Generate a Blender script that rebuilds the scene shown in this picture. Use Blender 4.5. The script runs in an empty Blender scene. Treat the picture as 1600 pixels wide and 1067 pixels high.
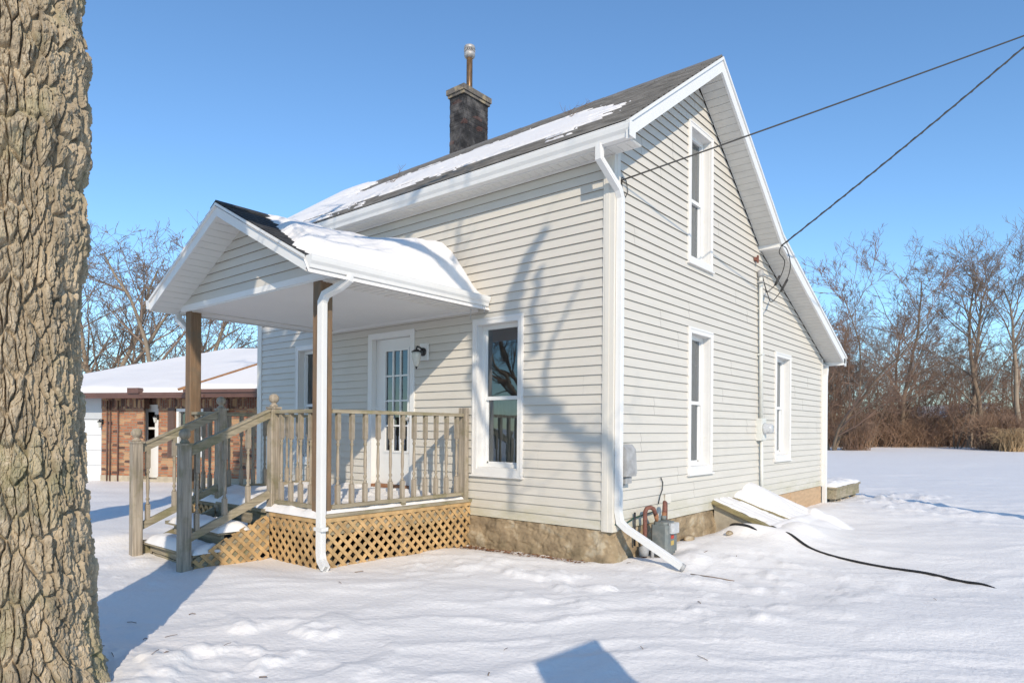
import bpy, math, random
import numpy as np
from mathutils import Vector, Matrix
PI=math.pi; rad=math.radians
# ------------------------------------------------------------------ camera, sky, sun
sc=bpy.context.scene
F_PX,YAW,ROLL,CY=1032.58,-0.691637,0.0072761,670.622
CAM=Vector((3.56365,-5.92452,1.04332))
cd=bpy.data.cameras.new('camera'); cam=bpy.data.objects.new('camera',cd); sc.collection.objects.link(cam)
cd.sensor_width=36; cd.lens=36*F_PX/1600; cd.shift_x=0; cd.shift_y=(CY-533.5)/1600
cd.clip_start=0.05; cd.clip_end=3000
_up=Vector((0,0,1)); _fw=Vector((math.sin(YAW),math.cos(YAW),0)); _rt=Vector((math.cos(YAW),-math.sin(YAW),0))
_r=_rt*math.cos(ROLL)+_up*math.sin(ROLL); _u=-_rt*math.sin(ROLL)+_up*math.cos(ROLL)
# the picture is turned about its optical centre, so the same lens with a level body and a small roll
_m=Matrix((( _r.x,_u.x,-_fw.x),(_r.y,_u.y,-_fw.y),(_r.z,_u.z,-_fw.z))).to_4x4()
cam.matrix_world=Matrix.Translation(CAM)@_m
sc.camera=cam
def px(p):
    d=Vector(p)-CAM; Z=d.dot(_fw)
    if Z<=0.05: return None
    x=d.dot(_rt)/Z*F_PX; y=-d.z/Z*F_PX
    return (800+x*math.cos(ROLL)-y*math.sin(ROLL), CY+x*math.sin(ROLL)+y*math.cos(ROLL))
SUNV=Vector((.778,-.628,.549)).normalized()
SUN_EL=math.asin(SUNV.z)
w=bpy.data.worlds.new('World'); sc.world=w; w.use_nodes=True
nt=w.node_tree; bg=nt.nodes['Background']
sky=nt.nodes.new('ShaderNodeTexSky'); sky.sky_type='NISHITA'; sky.sun_disc=False
sky.sun_elevation=SUN_EL; sky.sun_rotation=math.atan2(SUNV.x,SUNV.y)
sky.altitude=0; sky.air_density=1.0; sky.dust_density=0.0; sky.ozone_density=1.8
tint=nt.nodes.new('ShaderNodeMix'); tint.data_type='RGBA'; tint.blend_type='MULTIPLY'; tint.inputs[0].default_value=1; tint.inputs[7].default_value=(.79,1.03,1.20,1)
nt.links.new(sky.outputs[0],tint.inputs[6]); nt.links.new(tint.outputs[2],bg.inputs[0]); bg.inputs[1].default_value=0.138
sl=bpy.data.lights.new('sun','SUN'); so=bpy.data.objects.new('sun',sl); sc.collection.objects.link(so)
sl.energy=3.4; sl.angle=rad(0.53); sl.color=(1.0,0.87,0.69)
so.rotation_euler=SUNV.to_track_quat('Z','Y').to_euler()
sc.view_settings.view_transform='Standard'; sc.view_settings.look='None'
sc.view_settings.exposure=0.30; sc.view_settings.gamma=1
sc.render.engine='CYCLES'
sc.cycles.max_bounces=6; sc.cycles.diffuse_bounces=3; sc.cycles.transparent_max_bounces=8

rng=random.Random(7)
# ------------------------------------------------------------------ numpy noise
def _h(ix,iy,iz,seed):
    n=(ix.astype(np.int64)*374761393+iy.astype(np.int64)*668265263+iz.astype(np.int64)*2147483647+seed*1274126177)&0xffffffff
    n=((n^(n>>13))*1274126177)&0xffffffff
    n=((n^(n>>16))*2246822519)&0xffffffff
    return ((n^(n>>15))&0xffffff)/float(0xffffff)
def vn(x,y,z=None,seed=0):
    x=np.asarray(x,float); y=np.asarray(y,float); z=np.zeros_like(x) if z is None else np.asarray(z,float)
    fx=np.floor(x);fy=np.floor(y);fz=np.floor(z)
    tx=x-fx;ty=y-fy;tz=z-fz
    tx=tx*tx*tx*(tx*(tx*6-15)+10);ty=ty*ty*ty*(ty*(ty*6-15)+10);tz=tz*tz*(3-2*tz)
    def c(a,b,d): return _h(fx+a,fy+b,fz+d,seed)
    x00=c(0,0,0)*(1-tx)+c(1,0,0)*tx; x10=c(0,1,0)*(1-tx)+c(1,1,0)*tx
    r=x00*(1-ty)+x10*ty
    if np.any(tz>0):
        x01=c(0,0,1)*(1-tx)+c(1,0,1)*tx; x11=c(0,1,1)*(1-tx)+c(1,1,1)*tx
        r=r*(1-tz)+(x01*(1-ty)+x11*ty)*tz
    return r*2-1
def fbm(x,y,z=None,oct=4,seed=0,g=.5):
    s=0;a=1;t=0
    for i in range(oct):
        k=2.03**i
        s=s+a*vn(x*k+i*17.3,y*k-i*9.1,None if z is None else z*k,seed+i*31); t+=a; a*=g
    return s/t
def voro(x,y,seed=0,jit=.9):
    ix=np.floor(x);iy=np.floor(y)
    f1=np.full(x.shape,9.);f2=np.full(x.shape,9.);idv=np.zeros(x.shape)
    for a in(-1,0,1):
        for b in(-1,0,1):
            cx=ix+a;cy=iy+b; z0=np.zeros_like(cx)
            ox=cx+.5+(_h(cx,cy,z0,seed)-.5)*jit; oy=cy+.5+(_h(cx,cy,z0+1,seed)-.5)*jit
            d=np.hypot(x-ox,y-oy); m=d<f1
            f2=np.where(m,f1,np.minimum(f2,d)); idv=np.where(m,_h(cx,cy,z0+2,seed),idv); f1=np.where(m,d,f1)
    return f1,f2,idv
def sstep(a,b,x):
    t=np.clip((x-a)/(b-a),0,1); return t*t*(3-2*t)
# ------------------------------------------------------------------ materials
MATS={}
def mat(name,col,rough=.7,metal=0.,var=0.,vscale=8.,vscale3=None,bump=0.,bscale=40.,col2=None,c2amt=0.,c2scale=3.,c2lo=.5,c2hi=.65,spec=.5,bvec=None,detail=5):
    m=bpy.data.materials.new(name); m.use_nodes=True; N=m.node_tree.nodes; L=m.node_tree.links
    b=N['Principled BSDF']; b.inputs['Roughness'].default_value=rough; b.inputs['Metallic'].default_value=metal
    b.inputs['Specular IOR Level'].default_value=spec
    tc=N.new('ShaderNodeTexCoord'); vec=tc.outputs['Object']
    def mapped(s):
        if s is None: return vec
        mp=N.new('ShaderNodeMapping'); mp.inputs['Scale'].default_value=s; L.new(vec,mp.inputs[0]); return mp.outputs[0]
    mv=mapped(vscale3)
    cur=None
    if var>0:
        n=N.new('ShaderNodeTexNoise'); n.inputs['Scale'].default_value=vscale; n.inputs['Detail'].default_value=detail; n.inputs['Roughness'].default_value=.6
        L.new(mv,n.inputs[0]); r=N.new('ShaderNodeValToRGB'); e=r.color_ramp.elements
        e[0].position=.3; e[1].position=.7
        e[0].color=tuple(c*(1-var) for c in col)+(1,); e[1].color=tuple(min(1,c*(1+var)) for c in col)+(1,)
        L.new(n.outputs[0],r.inputs[0]); cur=r.outputs[0]
    if col2 is not None:
        n=N.new('ShaderNodeTexNoise'); n.inputs['Scale'].default_value=c2scale; n.inputs['Detail'].default_value=6; n.inputs['Roughness'].default_value=.65
        L.new(vec,n.inputs[0]); mr=N.new('ShaderNodeMapRange'); mr.inputs[1].default_value=c2lo; mr.inputs[2].default_value=c2hi; mr.inputs[4].default_value=c2amt
        L.new(n.outputs[0],mr.inputs[0]); mx=N.new('ShaderNodeMix'); mx.data_type='RGBA'
        L.new(mr.outputs[0],mx.inputs[0])
        if cur is not None: L.new(cur,mx.inputs[6])
        else: mx.inputs[6].default_value=tuple(col)+(1,)
        mx.inputs[7].default_value=tuple(col2)+(1,); cur=mx.outputs[2]
    if cur is not None: L.new(cur,b.inputs['Base Color'])
    else: b.inputs['Base Color'].default_value=tuple(col)+(1,)
    if bump>0:
        n=N.new('ShaderNodeTexNoise'); n.inputs['Scale'].default_value=bscale; n.inputs['Detail'].default_value=5
        L.new(mapped(bvec) if bvec else mv,n.inputs[0]); bp=N.new('ShaderNodeBump'); bp.inputs['Strength'].default_value=1; bp.inputs['Distance'].default_value=bump
        L.new(n.outputs[0],bp.inputs['Height']); L.new(bp.outputs[0],b.inputs['Normal'])
    MATS[name]=m; return m
def zmask_mix(m,col,zlo,zhi,amt,scale=(3,3,8),axis='Z'):
    """extra stain low on a wall (mildew and road dirt), with its own ragged shape"""
    N=m.node_tree.nodes; L=m.node_tree.links; b=N['Principled BSDF']
    old=b.inputs['Base Color'].links[0].from_socket if b.inputs['Base Color'].links else None
    oc=tuple(b.inputs['Base Color'].default_value)
    tc=N.new('ShaderNodeTexCoord'); sp=N.new('ShaderNodeSeparateXYZ'); L.new(tc.outputs['Object'],sp.inputs[0])
    mp=N.new('ShaderNodeMapping'); mp.inputs['Scale'].default_value=scale; L.new(tc.outputs['Object'],mp.inputs[0])
    n=N.new('ShaderNodeTexNoise'); n.inputs['Scale'].default_value=1; n.inputs['Detail'].default_value=6; n.inputs['Roughness'].default_value=.7; L.new(mp.outputs[0],n.inputs[0])
    mr=N.new('ShaderNodeMapRange'); mr.inputs[1].default_value=zhi; mr.inputs[2].default_value=zlo; L.new(sp.outputs[axis],mr.inputs[0])
    mr2=N.new('ShaderNodeMapRange'); mr2.inputs[1].default_value=.38; mr2.inputs[2].default_value=.66; L.new(n.outputs[0],mr2.inputs[0])
    mu=N.new('ShaderNodeMath'); mu.operation='MULTIPLY'; L.new(mr.outputs[0],mu.inputs[0]); L.new(mr2.outputs[0],mu.inputs[1])
    m2=N.new('ShaderNodeMath'); m2.operation='MULTIPLY'; L.new(mu.outputs[0],m2.inputs[0]); m2.inputs[1].default_value=amt
    mx=N.new('ShaderNodeMix'); mx.data_type='RGBA'; L.new(m2.outputs[0],mx.inputs[0])
    if old: L.new(old,mx.inputs[6])
    else: mx.inputs[6].default_value=oc
    mx.inputs[7].default_value=tuple(col)+(1,); L.new(mx.outputs[2],b.inputs['Base Color'])
sid=mat('siding_cream',(.585,.55,.49),.55,var=.035,vscale=1.5,bump=.0006,bscale=30,vscale3=(1,1,10),col2=(.46,.44,.38),c2amt=.35,c2scale=1.3,c2lo=.52,c2hi=.8)
zmask_mix(sid,(.34,.32,.14),-.02,.30,.60,scale=(2.2,2.2,5))
lipm=mat('siding_lap_shade',(.20,.17,.13),.8,var=.2,vscale=9)  # painted shade: lap undersides coloured dark to strengthen the shadow lines
trim_c=mat('trim_cream',(.66,.625,.56),.5,var=.03,vscale=2)
zmask_mix(trim_c,(.40,.38,.25),-.02,.4,.4)
white=mat('painted_white',(.70,.695,.68),.45,var=.03,vscale=3,col2=(.62,.61,.57),c2amt=.4,c2scale=5,c2lo=.58,c2hi=.8)
vinylw=mat('vinyl_white',(.72,.72,.71),.35,var=.02,vscale=4)
casing_m=mat('casing_white',(.70,.685,.66),.5,var=.03,vscale=4,col2=(.55,.5,.38),c2amt=.5,c2scale=4,c2lo=.62,c2hi=.75)
soffit_m=mat('soffit_white',(.70,.69,.66),.55,var=.03,vscale=4)
grey_soffit=mat('rake_soffit',(.56,.55,.52),.6,var=.06,vscale=6)
snow_m=mat('snow',(.825,.795,.765),.6,bump=.008,bscale=26,spec=.3,detail=8)
roofsnow_m=mat('roof_snow',(.79,.765,.745),.55,bump=.004,bscale=18,spec=.3)
shing=mat('shingle_grey',(.17,.16,.15),.9,var=.5,vscale=3,vscale3=(1.6,24,24),bump=.003,bscale=90,bvec=(1,1,1))
shing_d=mat('shingle_black',(.035,.036,.038),.9,var=.4,vscale=5,bump=.003,bscale=90)
stone=mat('foundation_stone',(.30,.225,.14),.95,var=.45,vscale=4.5,bump=.012,bscale=14,col2=(.42,.37,.28),c2amt=.7,c2scale=4.5,c2lo=.56,c2hi=.64)
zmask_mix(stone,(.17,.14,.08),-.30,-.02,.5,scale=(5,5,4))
ply=mat('plywood_tan',(.47,.32,.19),.75,var=.15,vscale=4,vscale3=(1,1,6),col2=(.3,.2,.12),c2amt=.5,c2scale=5,c2lo=.55,c2hi=.7)
def wood(name,c,c2,gv=(14,14,1.2),var=.3):
    m=mat(name,c,.85,var=var,vscale=2.2,vscale3=gv,bump=.0025,bscale=5,bvec=gv,col2=c2,c2amt=.75,c2scale=4,c2lo=.48,c2hi=.68,detail=8)
    return m
wood_v=wood('weathered_wood_upright',(.32,.27,.21),(.15,.135,.06),(18,18,1.0),.42)
wood_x=wood('weathered_wood_along_x',(.30,.255,.18),(.16,.15,.06),(1.2,18,18),.4)
wood_y=wood('weathered_wood_along_y',(.30,.255,.18),(.16,.15,.06),(18,1.2,18),.4)
wood_post=wood('brown_porch_post',(.19,.12,.07),(.13,.11,.08))
latt=mat('lattice_pine',(.46,.295,.135),.8,var=.4,vscale=6,col2=(.35,.26,.13),c2amt=.5,c2scale=7,c2lo=.5,c2hi=.7)
ceil=mat('porch_ceiling',(.72,.72,.71),.6,var=.02,vscale=2)
gm=mat('gas_meter_grey',(.15,.17,.168),.6,var=.12,vscale=14,col2=(.32,.3,.26),c2amt=.4,c2scale=9)
rust=mat('rusty_pipe',(.17,.07,.05),.8,var=.35,vscale=25)
rust2=mat('orange_pipe',(.30,.14,.07),.8,var=.3,vscale=25)
galv=mat('galvanised_grey',(.33,.33,.33),.6,.0,var=.25,vscale=9,col2=(.25,.23,.2),c2amt=.5,c2scale=6)
conduit=mat('conduit_painted',(.62,.62,.58),.5,var=.08,vscale=9)
meterg=mat('meter_glass',(.45,.46,.47),.15,var=.2,vscale=30)
black=mat('black_rubber',(.012,.012,.013),.5)
wirem=mat('wire_black',(.03,.028,.026),.6)
blackmetal=mat('black_metal',(.02,.02,.022),.4)
lampglass=mat('frosted_lamp_glass',(.55,.55,.5),.2,var=.1,vscale=30)
soot=mat('chimney_soot',(.022,.02,.02),.85,var=.6,vscale=7,bump=.008,bscale=22,col2=(.13,.12,.115),c2amt=.9,c2scale=3.6,c2lo=.46,c2hi=.66)
soot_cap=mat('chimney_cap_concrete',(.13,.115,.10),.9,var=.35,vscale=8,bump=.005,bscale=25,col2=(.42,.33,.2),c2amt=.6,c2scale=6,c2lo=.5,c2hi=.6)
flue_m=mat('stained_flue_pipe',(.20,.12,.06),.45,.55,var=.55,vscale=6,vscale3=(3,3,1))
flue_c=mat('flue_cap_metal',(.42,.40,.38),.5,.3,var=.3,vscale=22)
bark=mat('bark_grey',(.35,.28,.19),.95,var=.42,vscale=9,vscale3=(1.4,1.4,.5),bump=.010,bscale=38,bvec=(1,1,.6),col2=(.19,.195,.085),c2amt=.65,c2scale=2.2,c2lo=.5,c2hi=.68,detail=9)
def bark_more(m):
    N=m.node_tree.nodes; L=m.node_tree.links; b=N['Principled BSDF']; old=b.inputs['Base Color'].links[0].from_socket
    tc=N.new('ShaderNodeTexCoord'); n=N.new('ShaderNodeTexNoise'); n.inputs['Scale'].default_value=11; n.inputs['Detail'].default_value=7; n.inputs['Roughness'].default_value=.75
    L.new(tc.outputs['Object'],n.inputs[0]); mr=N.new('ShaderNodeMapRange'); mr.inputs[1].default_value=.54; mr.inputs[2].default_value=.66; mr.inputs[4].default_value=.7; L.new(n.outputs[0],mr.inputs[0])
    mx=N.new('ShaderNodeMix'); mx.data_type='RGBA'; L.new(mr.outputs[0],mx.inputs[0]); L.new(old,mx.inputs[6]); mx.inputs[7].default_value=(.52,.43,.32,1); L.new(mx.outputs[2],b.inputs['Base Color'])
bark_more(bark)
barkfar=mat('bark_far',(.19,.135,.09),.95,var=.3,vscale=.7,col2=(.13,.11,.09),c2amt=.7,c2scale=.35)
barkfar2=mat('bark_far_pale',(.27,.21,.15),.95,var=.3,vscale=.7,col2=(.14,.11,.09),c2amt=.6,c2scale=.3)
twigm=mat('twig_brown',(.21,.15,.11),.95,var=.35,vscale=.5)
twigr=mat('twig_reddish',(.21,.13,.09),.95,var=.3,vscale=.5)
brushm=mat('brush_tan',(.36,.225,.14),.95,var=.4,vscale=.45,col2=(.16,.10,.075),c2amt=.9,c2scale=.45,c2lo=.42,c2hi=.6)
drygrass=mat('dry_grass',(.42,.29,.16),.95,var=.3,vscale=1)
leafm=mat('dead_leaf',(.20,.095,.045),.9,var=.5,vscale=40)
brown_trim=mat('brown_metal',(.135,.07,.055),.45,var=.12,vscale=5)
brown_sh=mat('brown_shutter',(.12,.075,.06),.7,var=.15,vscale=10)
ply_br=mat('copper_flashing',(.36,.19,.09),.8,var=.3,vscale=14)
garage_m=mat('garage_white',(.74,.745,.75),.5,var=.02,vscale=4)
garage_h=mat('garage_header',(.48,.50,.52),.6,var=.04,vscale=3)
curtain_m=mat('curtain_cream',(.55,.53,.47),.9,var=.08,vscale=6)
screen_m=mat('insect_screen',(.10,.10,.10),.8)
floor_in=mat('room_floor',(.15,.10,.06),.7,var=.2,vscale=4)
room_in=mat('room_wall_dark',(.10,.09,.08),.9,var=.1,vscale=2)
signm=mat('sign_board',(.7,.7,.7),.6,var=.02,vscale=3)
mortar=mat('base_course_stone',(.42,.36,.27),.9,var=.2,vscale=5,vscale3=(1,1,1))
pole_m=wood('pole_wood',(.16,.12,.085),(.22,.2,.17),(6,6,.5))
pale_h=mat('far_house_siding',(.52,.45,.36),.8,var=.1,vscale=1)
icem=bpy.data.materials.new('ice'); icem.use_nodes=True
_b=icem.node_tree.nodes['Principled BSDF']; _b.inputs['Base Color'].default_value=(.9,.95,1,1); _b.inputs['Roughness'].default_value=.1; _b.inputs['Transmission Weight'].default_value=.85; _b.inputs['IOR'].default_value=1.31
def brickmat(name,c1,c2,mo,scale,rot=None,bw=.21,bh=.07,ms=.012,uvaxes='XZ'):
    m=bpy.data.materials.new(name); m.use_nodes=True; N=m.node_tree.nodes; L=m.node_tree.links; b=N['Principled BSDF']
    b.inputs['Roughness'].default_value=.9
    tc=N.new('ShaderNodeTexCoord'); sp=N.new('ShaderNodeSeparateXYZ'); L.new(tc.outputs['Object'],sp.inputs[0]); cb=N.new('ShaderNodeCombineXYZ')
    if uvaxes=='XZ':
        ad=N.new('ShaderNodeMath'); ad.operation='ADD'; L.new(sp.outputs[0],ad.inputs[0]); L.new(sp.outputs[1],ad.inputs[1]); L.new(ad.outputs[0],cb.inputs[0]); L.new(sp.outputs[2],cb.inputs[1])
    elif uvaxes=='ZX':
        ad=N.new('ShaderNodeMath'); ad.operation='ADD'; L.new(sp.outputs[0],ad.inputs[0]); L.new(sp.outputs[1],ad.inputs[1]); L.new(ad.outputs[0],cb.inputs[1]); L.new(sp.outputs[2],cb.inputs[0])
    br=N.new('ShaderNodeTexBrick'); L.new(cb.outputs[0],br.inputs[0]); br.inputs['Scale'].default_value=1
    br.inputs['Color1'].default_value=c1+(1,); br.inputs['Color2'].default_value=c2+(1,); br.inputs['Mortar'].default_value=mo+(1,)
    br.inputs['Brick Width'].default_value=bw; br.inputs['Row Height'].default_value=bh; br.inputs['Mortar Size'].default_value=ms; br.inputs['Bias'].default_value=-.1
    # a few burnt bricks
    wn=N.new('ShaderNodeTexVoronoi'); wn.feature='F1'; mp=N.new('ShaderNodeMapping'); mp.inputs['Scale'].default_value=(1/bw,1/bh,1); L.new(cb.outputs[0],mp.inputs[0]); L.new(mp.outputs[0],wn.inputs[0]); wn.inputs['Scale'].default_value=1; wn.inputs['Randomness'].default_value=.3
    sr=N.new('ShaderNodeSeparateColor'); L.new(wn.outputs['Color'],sr.inputs[0])
    mr=N.new('ShaderNodeMapRange'); mr.inputs[1].default_value=.84; mr.inputs[2].default_value=.90; mr.inputs[4].default_value=.8; L.new(sr.outputs[0],mr.inputs[0])
    mx=N.new('ShaderNodeMix'); mx.data_type='RGBA'; L.new(mr.outputs[0],mx.inputs[0]); L.new(br.outputs[0],mx.inputs[6]); mx.inputs[7].default_value=(.07,.045,.04,1)
    mr3=N.new('ShaderNodeMapRange'); mr3.inputs[1].default_value=.65; mr3.inputs[2].default_value=.8; mr3.inputs[4].default_value=.6; L.new(sr.outputs[1],mr3.inputs[0])
    mx2=N.new('ShaderNodeMix'); mx2.data_type='RGBA'; L.new(mr3.outputs[0],mx2.inputs[0]); L.new(mx.outputs[2],mx2.inputs[6]); mx2.inputs[7].default_value=(.50,.33,.18,1)
    L.new(mx2.outputs[2],b.inputs['Base Color'])
    bp=N.new('ShaderNodeBump'); bp.inputs['Distance'].default_value=-.006; L.new(br.outputs['Fac'],bp.inputs['Height']); L.new(bp.outputs[0],b.inputs['Normal'])
    MATS[name]=m; return m
brick=brickmat('brick_orange',(.42,.17,.085),(.30,.105,.055),(.27,.20,.14),1,bw=.20,bh=.075,ms=.014)
soldier=brickmat('brick_soldier_course',(.19,.075,.05),(.13,.05,.035),(.20,.15,.11),1,uvaxes='ZX')
def glassmat():
    m=bpy.data.materials.new('window_glass'); m.use_nodes=True; N=m.node_tree.nodes; L=m.node_tree.links
    for n in list(N):
        if n.type!='OUTPUT_MATERIAL': N.remove(n)
    out=[n for n in N if n.type=='OUTPUT_MATERIAL'][0]
    g=N.new('ShaderNodeBsdfGlossy'); g.inputs['Roughness'].default_value=.015; g.inputs['Color'].default_value=(.9,.95,1,1)
    t=N.new('ShaderNodeBsdfTransparent'); t.inputs['Color'].default_value=(.55,.60,.62,1)
    fr=N.new('ShaderNodeFresnel'); fr.inputs[0].default_value=1.7
    tc=N.new('ShaderNodeTexCoord'); no=N.new('ShaderNodeTexNoise'); no.inputs['Scale'].default_value=2.2; no.inputs['Detail'].default_value=1; L.new(tc.outputs['Object'],no.inputs[0])
    bp=N.new('ShaderNodeBump'); bp.inputs['Distance'].default_value=.0022; L.new(no.outputs[0],bp.inputs['Height']); L.new(bp.outputs[0],g.inputs['Normal'])
    mu=N.new('ShaderNodeMath'); mu.operation='MULTIPLY_ADD'; mu.inputs[1].default_value=1.3; mu.inputs[2].default_value=.06; L.new(fr.outputs[0],mu.inputs[0])
    mx=N.new('ShaderNodeMixShader'); L.new(mu.outputs[0],mx.inputs[0]); L.new(t.outputs[0],mx.inputs[1]); L.new(g.outputs[0],mx.inputs[2]); L.new(mx.outputs[0],out.inputs[0])
    return m
glass=glassmat()
# ------------------------------------------------------------------ mesh builder
def split_build(mb,name,m,parent):
    n=len(mb.v); par=list(range(n))
    def fd(a):
        while par[a]!=a: par[a]=par[par[a]]; a=par[a]
        return a
    for f in mb.f:
        for k in f[1:]:
            a,b=fd(f[0]),fd(k)
            if a!=b: par[a]=b
    comp={}
    for i in range(n): comp.setdefault(fd(i),[]).append(i)
    ks=list(comp); bb=[]
    for k in ks:
        P=np.array([mb.v[i] for i in comp[k]]); bb.append((P.min(0)-.012,P.max(0)+.012))
    g=list(range(len(ks)))
    def gf(a):
        while g[a]!=a: g[a]=g[g[a]]; a=g[a]
        return a
    for i in range(len(ks)):
        for j in range(i):
            if np.all(bb[i][0]<=bb[j][1]) and np.all(bb[j][0]<=bb[i][1]): g[gf(i)]=gf(j)
    grp={k:gf(i) for i,k in enumerate(ks)}; out={}
    for fi,f in enumerate(mb.f): out.setdefault(grp[fd(f[0])],[]).append(fi)
    res=[]
    for q in out.values():
        m2=MB(); mp={}
        for fi in q:
            f=mb.f[fi]
            for i in f:
                if i not in mp: mp[i]=len(m2.v); m2.v.append(mb.v[i])
            m2.f.append(tuple(mp[i] for i in f)); m2.sm.append(mb.sm[fi]); m2.mi.append(mb.mi[fi])
        res.append(m2.build(name,m,parent,nosplit=True))
    return res[0] if len(res)==1 else res
SPLIT={'rake_soffit','rake_board','corner_board','fascia','side_wall','rear_wall','inner_wall','floor','support_post','ceiling_trim','lattice_cap_strip','union_fitting','pipe','cable_clamp','trellis_pole','icicle','regulator','rim_board','bottom_rail','shutter','brick_wall','stone_base','soldier_course','stringer','edge_board','lamp_bracket'}
class MB:
    def __init__(s): s.v=[]; s.f=[]; s.sm=[]; s.mi=[]; s.cur=0
    def add(s,vs,fs,smooth=False):
        o=len(s.v); s.v+= [tuple(p) for p in vs]; s.f+=[tuple(i+o for i in f) for f in fs]; s.sm+=[smooth]*len(fs); s.mi+=[s.cur]*len(fs)
        return s
    def box(s,x0,x1,y0,y1,z0,z1):
        if x0>x1:x0,x1=x1,x0
        if y0>y1:y0,y1=y1,y0
        if z0>z1:z0,z1=z1,z0
        return s.add([(x0,y0,z0),(x1,y0,z0),(x1,y1,z0),(x0,y1,z0),(x0,y0,z1),(x1,y0,z1),(x1,y1,z1),(x0,y1,z1)],
            [(0,3,2,1),(4,5,6,7),(0,1,5,4),(1,2,6,5),(2,3,7,6),(3,0,4,7)])
    def bar(s,a,b,wd,ht,up=(0,0,1)):
        a=Vector(a);b=Vector(b);d=(b-a).normalized(); sd=d.cross(Vector(up))
        if sd.length<1e-4: sd=d.cross(Vector((1,0,0)))
        sd.normalize(); u=sd.cross(d).normalized(); vs=[]
        for p in(a,b):
            for i,j in((-1,-1),(1,-1),(1,1),(-1,1)): vs.append(p+sd*i*wd/2+u*j*ht/2)
        return s.add(vs,[(3,2,1,0),(4,5,6,7),(0,1,5,4),(1,2,6,5),(2,3,7,6),(3,0,4,7)])
    def tube(s,pts,rs,n=8,cap=True,phase=0.,smooth=True,sx=1.,sy=1.,ref=None):
        pts=[Vector(p) for p in pts]
        if not isinstance(rs,(list,tuple)): rs=[rs]*len(pts)
        d0=(pts[1]-pts[0]).normalized(); rf=Vector(ref) if ref else (Vector((0,0,1)) if abs(d0.z)<.9 else Vector((1,0,0)))
        sd=d0.cross(rf).normalized(); vs=[]; fs=[]
        for k,p in enumerate(pts):
            if k==0: d=d0
            elif k==len(pts)-1: d=(p-pts[k-1]).normalized()
            else: d=((p-pts[k-1]).normalized()+(pts[k+1]-p).normalized()).normalized()
            sd=(sd-d*sd.dot(d)).normalized(); u=d.cross(sd)
            st=1.
            if 0<k<len(pts)-1:
                c=(p-pts[k-1]).normalized().dot(d); st=1/max(.5,c) if n==4 or sx!=1. else 1
            for i in range(n):
                a=phase+2*PI*i/n; vs.append(p+(sd*math.cos(a)*sx+u*math.sin(a)*sy*st)*rs[k])
        for k in range(len(pts)-1):
            for i in range(n):
                j=(i+1)%n; fs.append((k*n+i,k*n+j,(k+1)*n+j,(k+1)*n+i))
        if cap: fs.append(tuple(range(n-1,-1,-1))); fs.append(tuple((len(pts)-1)*n+i for i in range(n)))
        return s.add(vs,fs,smooth)
    def lathe(s,c,prof,n=12,smooth=True):
        c=Vector(c); vs=[];fs=[]
        for r,z in prof:
            for i in range(n): a=2*PI*i/n; vs.append((c.x+r*math.cos(a),c.y+r*math.sin(a),c.z+z))
        for k in range(len(prof)-1):
            for i in range(n):
                j=(i+1)%n; fs.append((k*n+i,k*n+j,(k+1)*n+j,(k+1)*n+i))
        fs.append(tuple(range(n-1,-1,-1))); fs.append(tuple((len(prof)-1)*n+i for i in range(n)))
        return s.add(vs,fs,smooth)
    def prism(s,poly,fn,t0,t1):
        """poly: 2D list, fn(u,v,t)->3D"""
        n=len(poly); vs=[fn(u,v,t0) for u,v in poly]+[fn(u,v,t1) for u,v in poly]
        fs=[tuple(range(n-1,-1,-1)),tuple(range(n,2*n))]+[(i,(i+1)%n,n+(i+1)%n,n+i) for i in range(n)]
        return s.add(vs,fs)
    def build(s,name,mats,parent=None,local=False,loc=None,nosplit=False):
        if name in SPLIT and parent is not None and not local and not nosplit: return split_build(s,name,mats,parent)
        me=bpy.data.meshes.new(name)
        vs=s.v
        if parent is not None and not local:
            l=parent['_o']; vs=[(a-l[0],b-l[1],c-l[2]) for a,b,c in vs]
        elif loc is not None: vs=[(a-loc[0],b-loc[1],c-loc[2]) for a,b,c in vs]
        me.from_pydata(vs,[],s.f)
        if not isinstance(mats,(list,tuple)): mats=[mats]
        for m in mats: me.materials.append(m)
        me.polygons.foreach_set('use_smooth',s.sm)
        me.polygons.foreach_set('material_index',s.mi); me.validate(); me.update()
        o=bpy.data.objects.new(name,me); sc.collection.objects.link(o)
        if loc is not None and parent is None: o.location=loc
        if parent is not None: o.parent=parent; o['_o']=list(parent['_o'])
        return o
def thing(name,label,cat,loc=(0,0,0),rotz=0,group=None):
    o=bpy.data.objects.new(name,None); sc.collection.objects.link(o); o.location=loc; o.rotation_euler=(0,0,rotz)
    o.empty_display_size=.2; o['label']=label; o['category']=cat; o['_o']=list(loc)
    if group:o['group']=group
    return o
def tag(o,label,cat,group=None,kind=None):
    if label:o['label']=label
    if cat:o['category']=cat
    if group:o['group']=group
    if kind:o['kind']=kind
    return o
def recalc(o):
    import bmesh
    if isinstance(o,list):
        for q in o: recalc(q)
        return o
    b=bmesh.new(); b.from_mesh(o.data); bmesh.ops.recalc_face_normals(b,faces=b.faces); b.to_mesh(o.data); b.free(); return o
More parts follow.
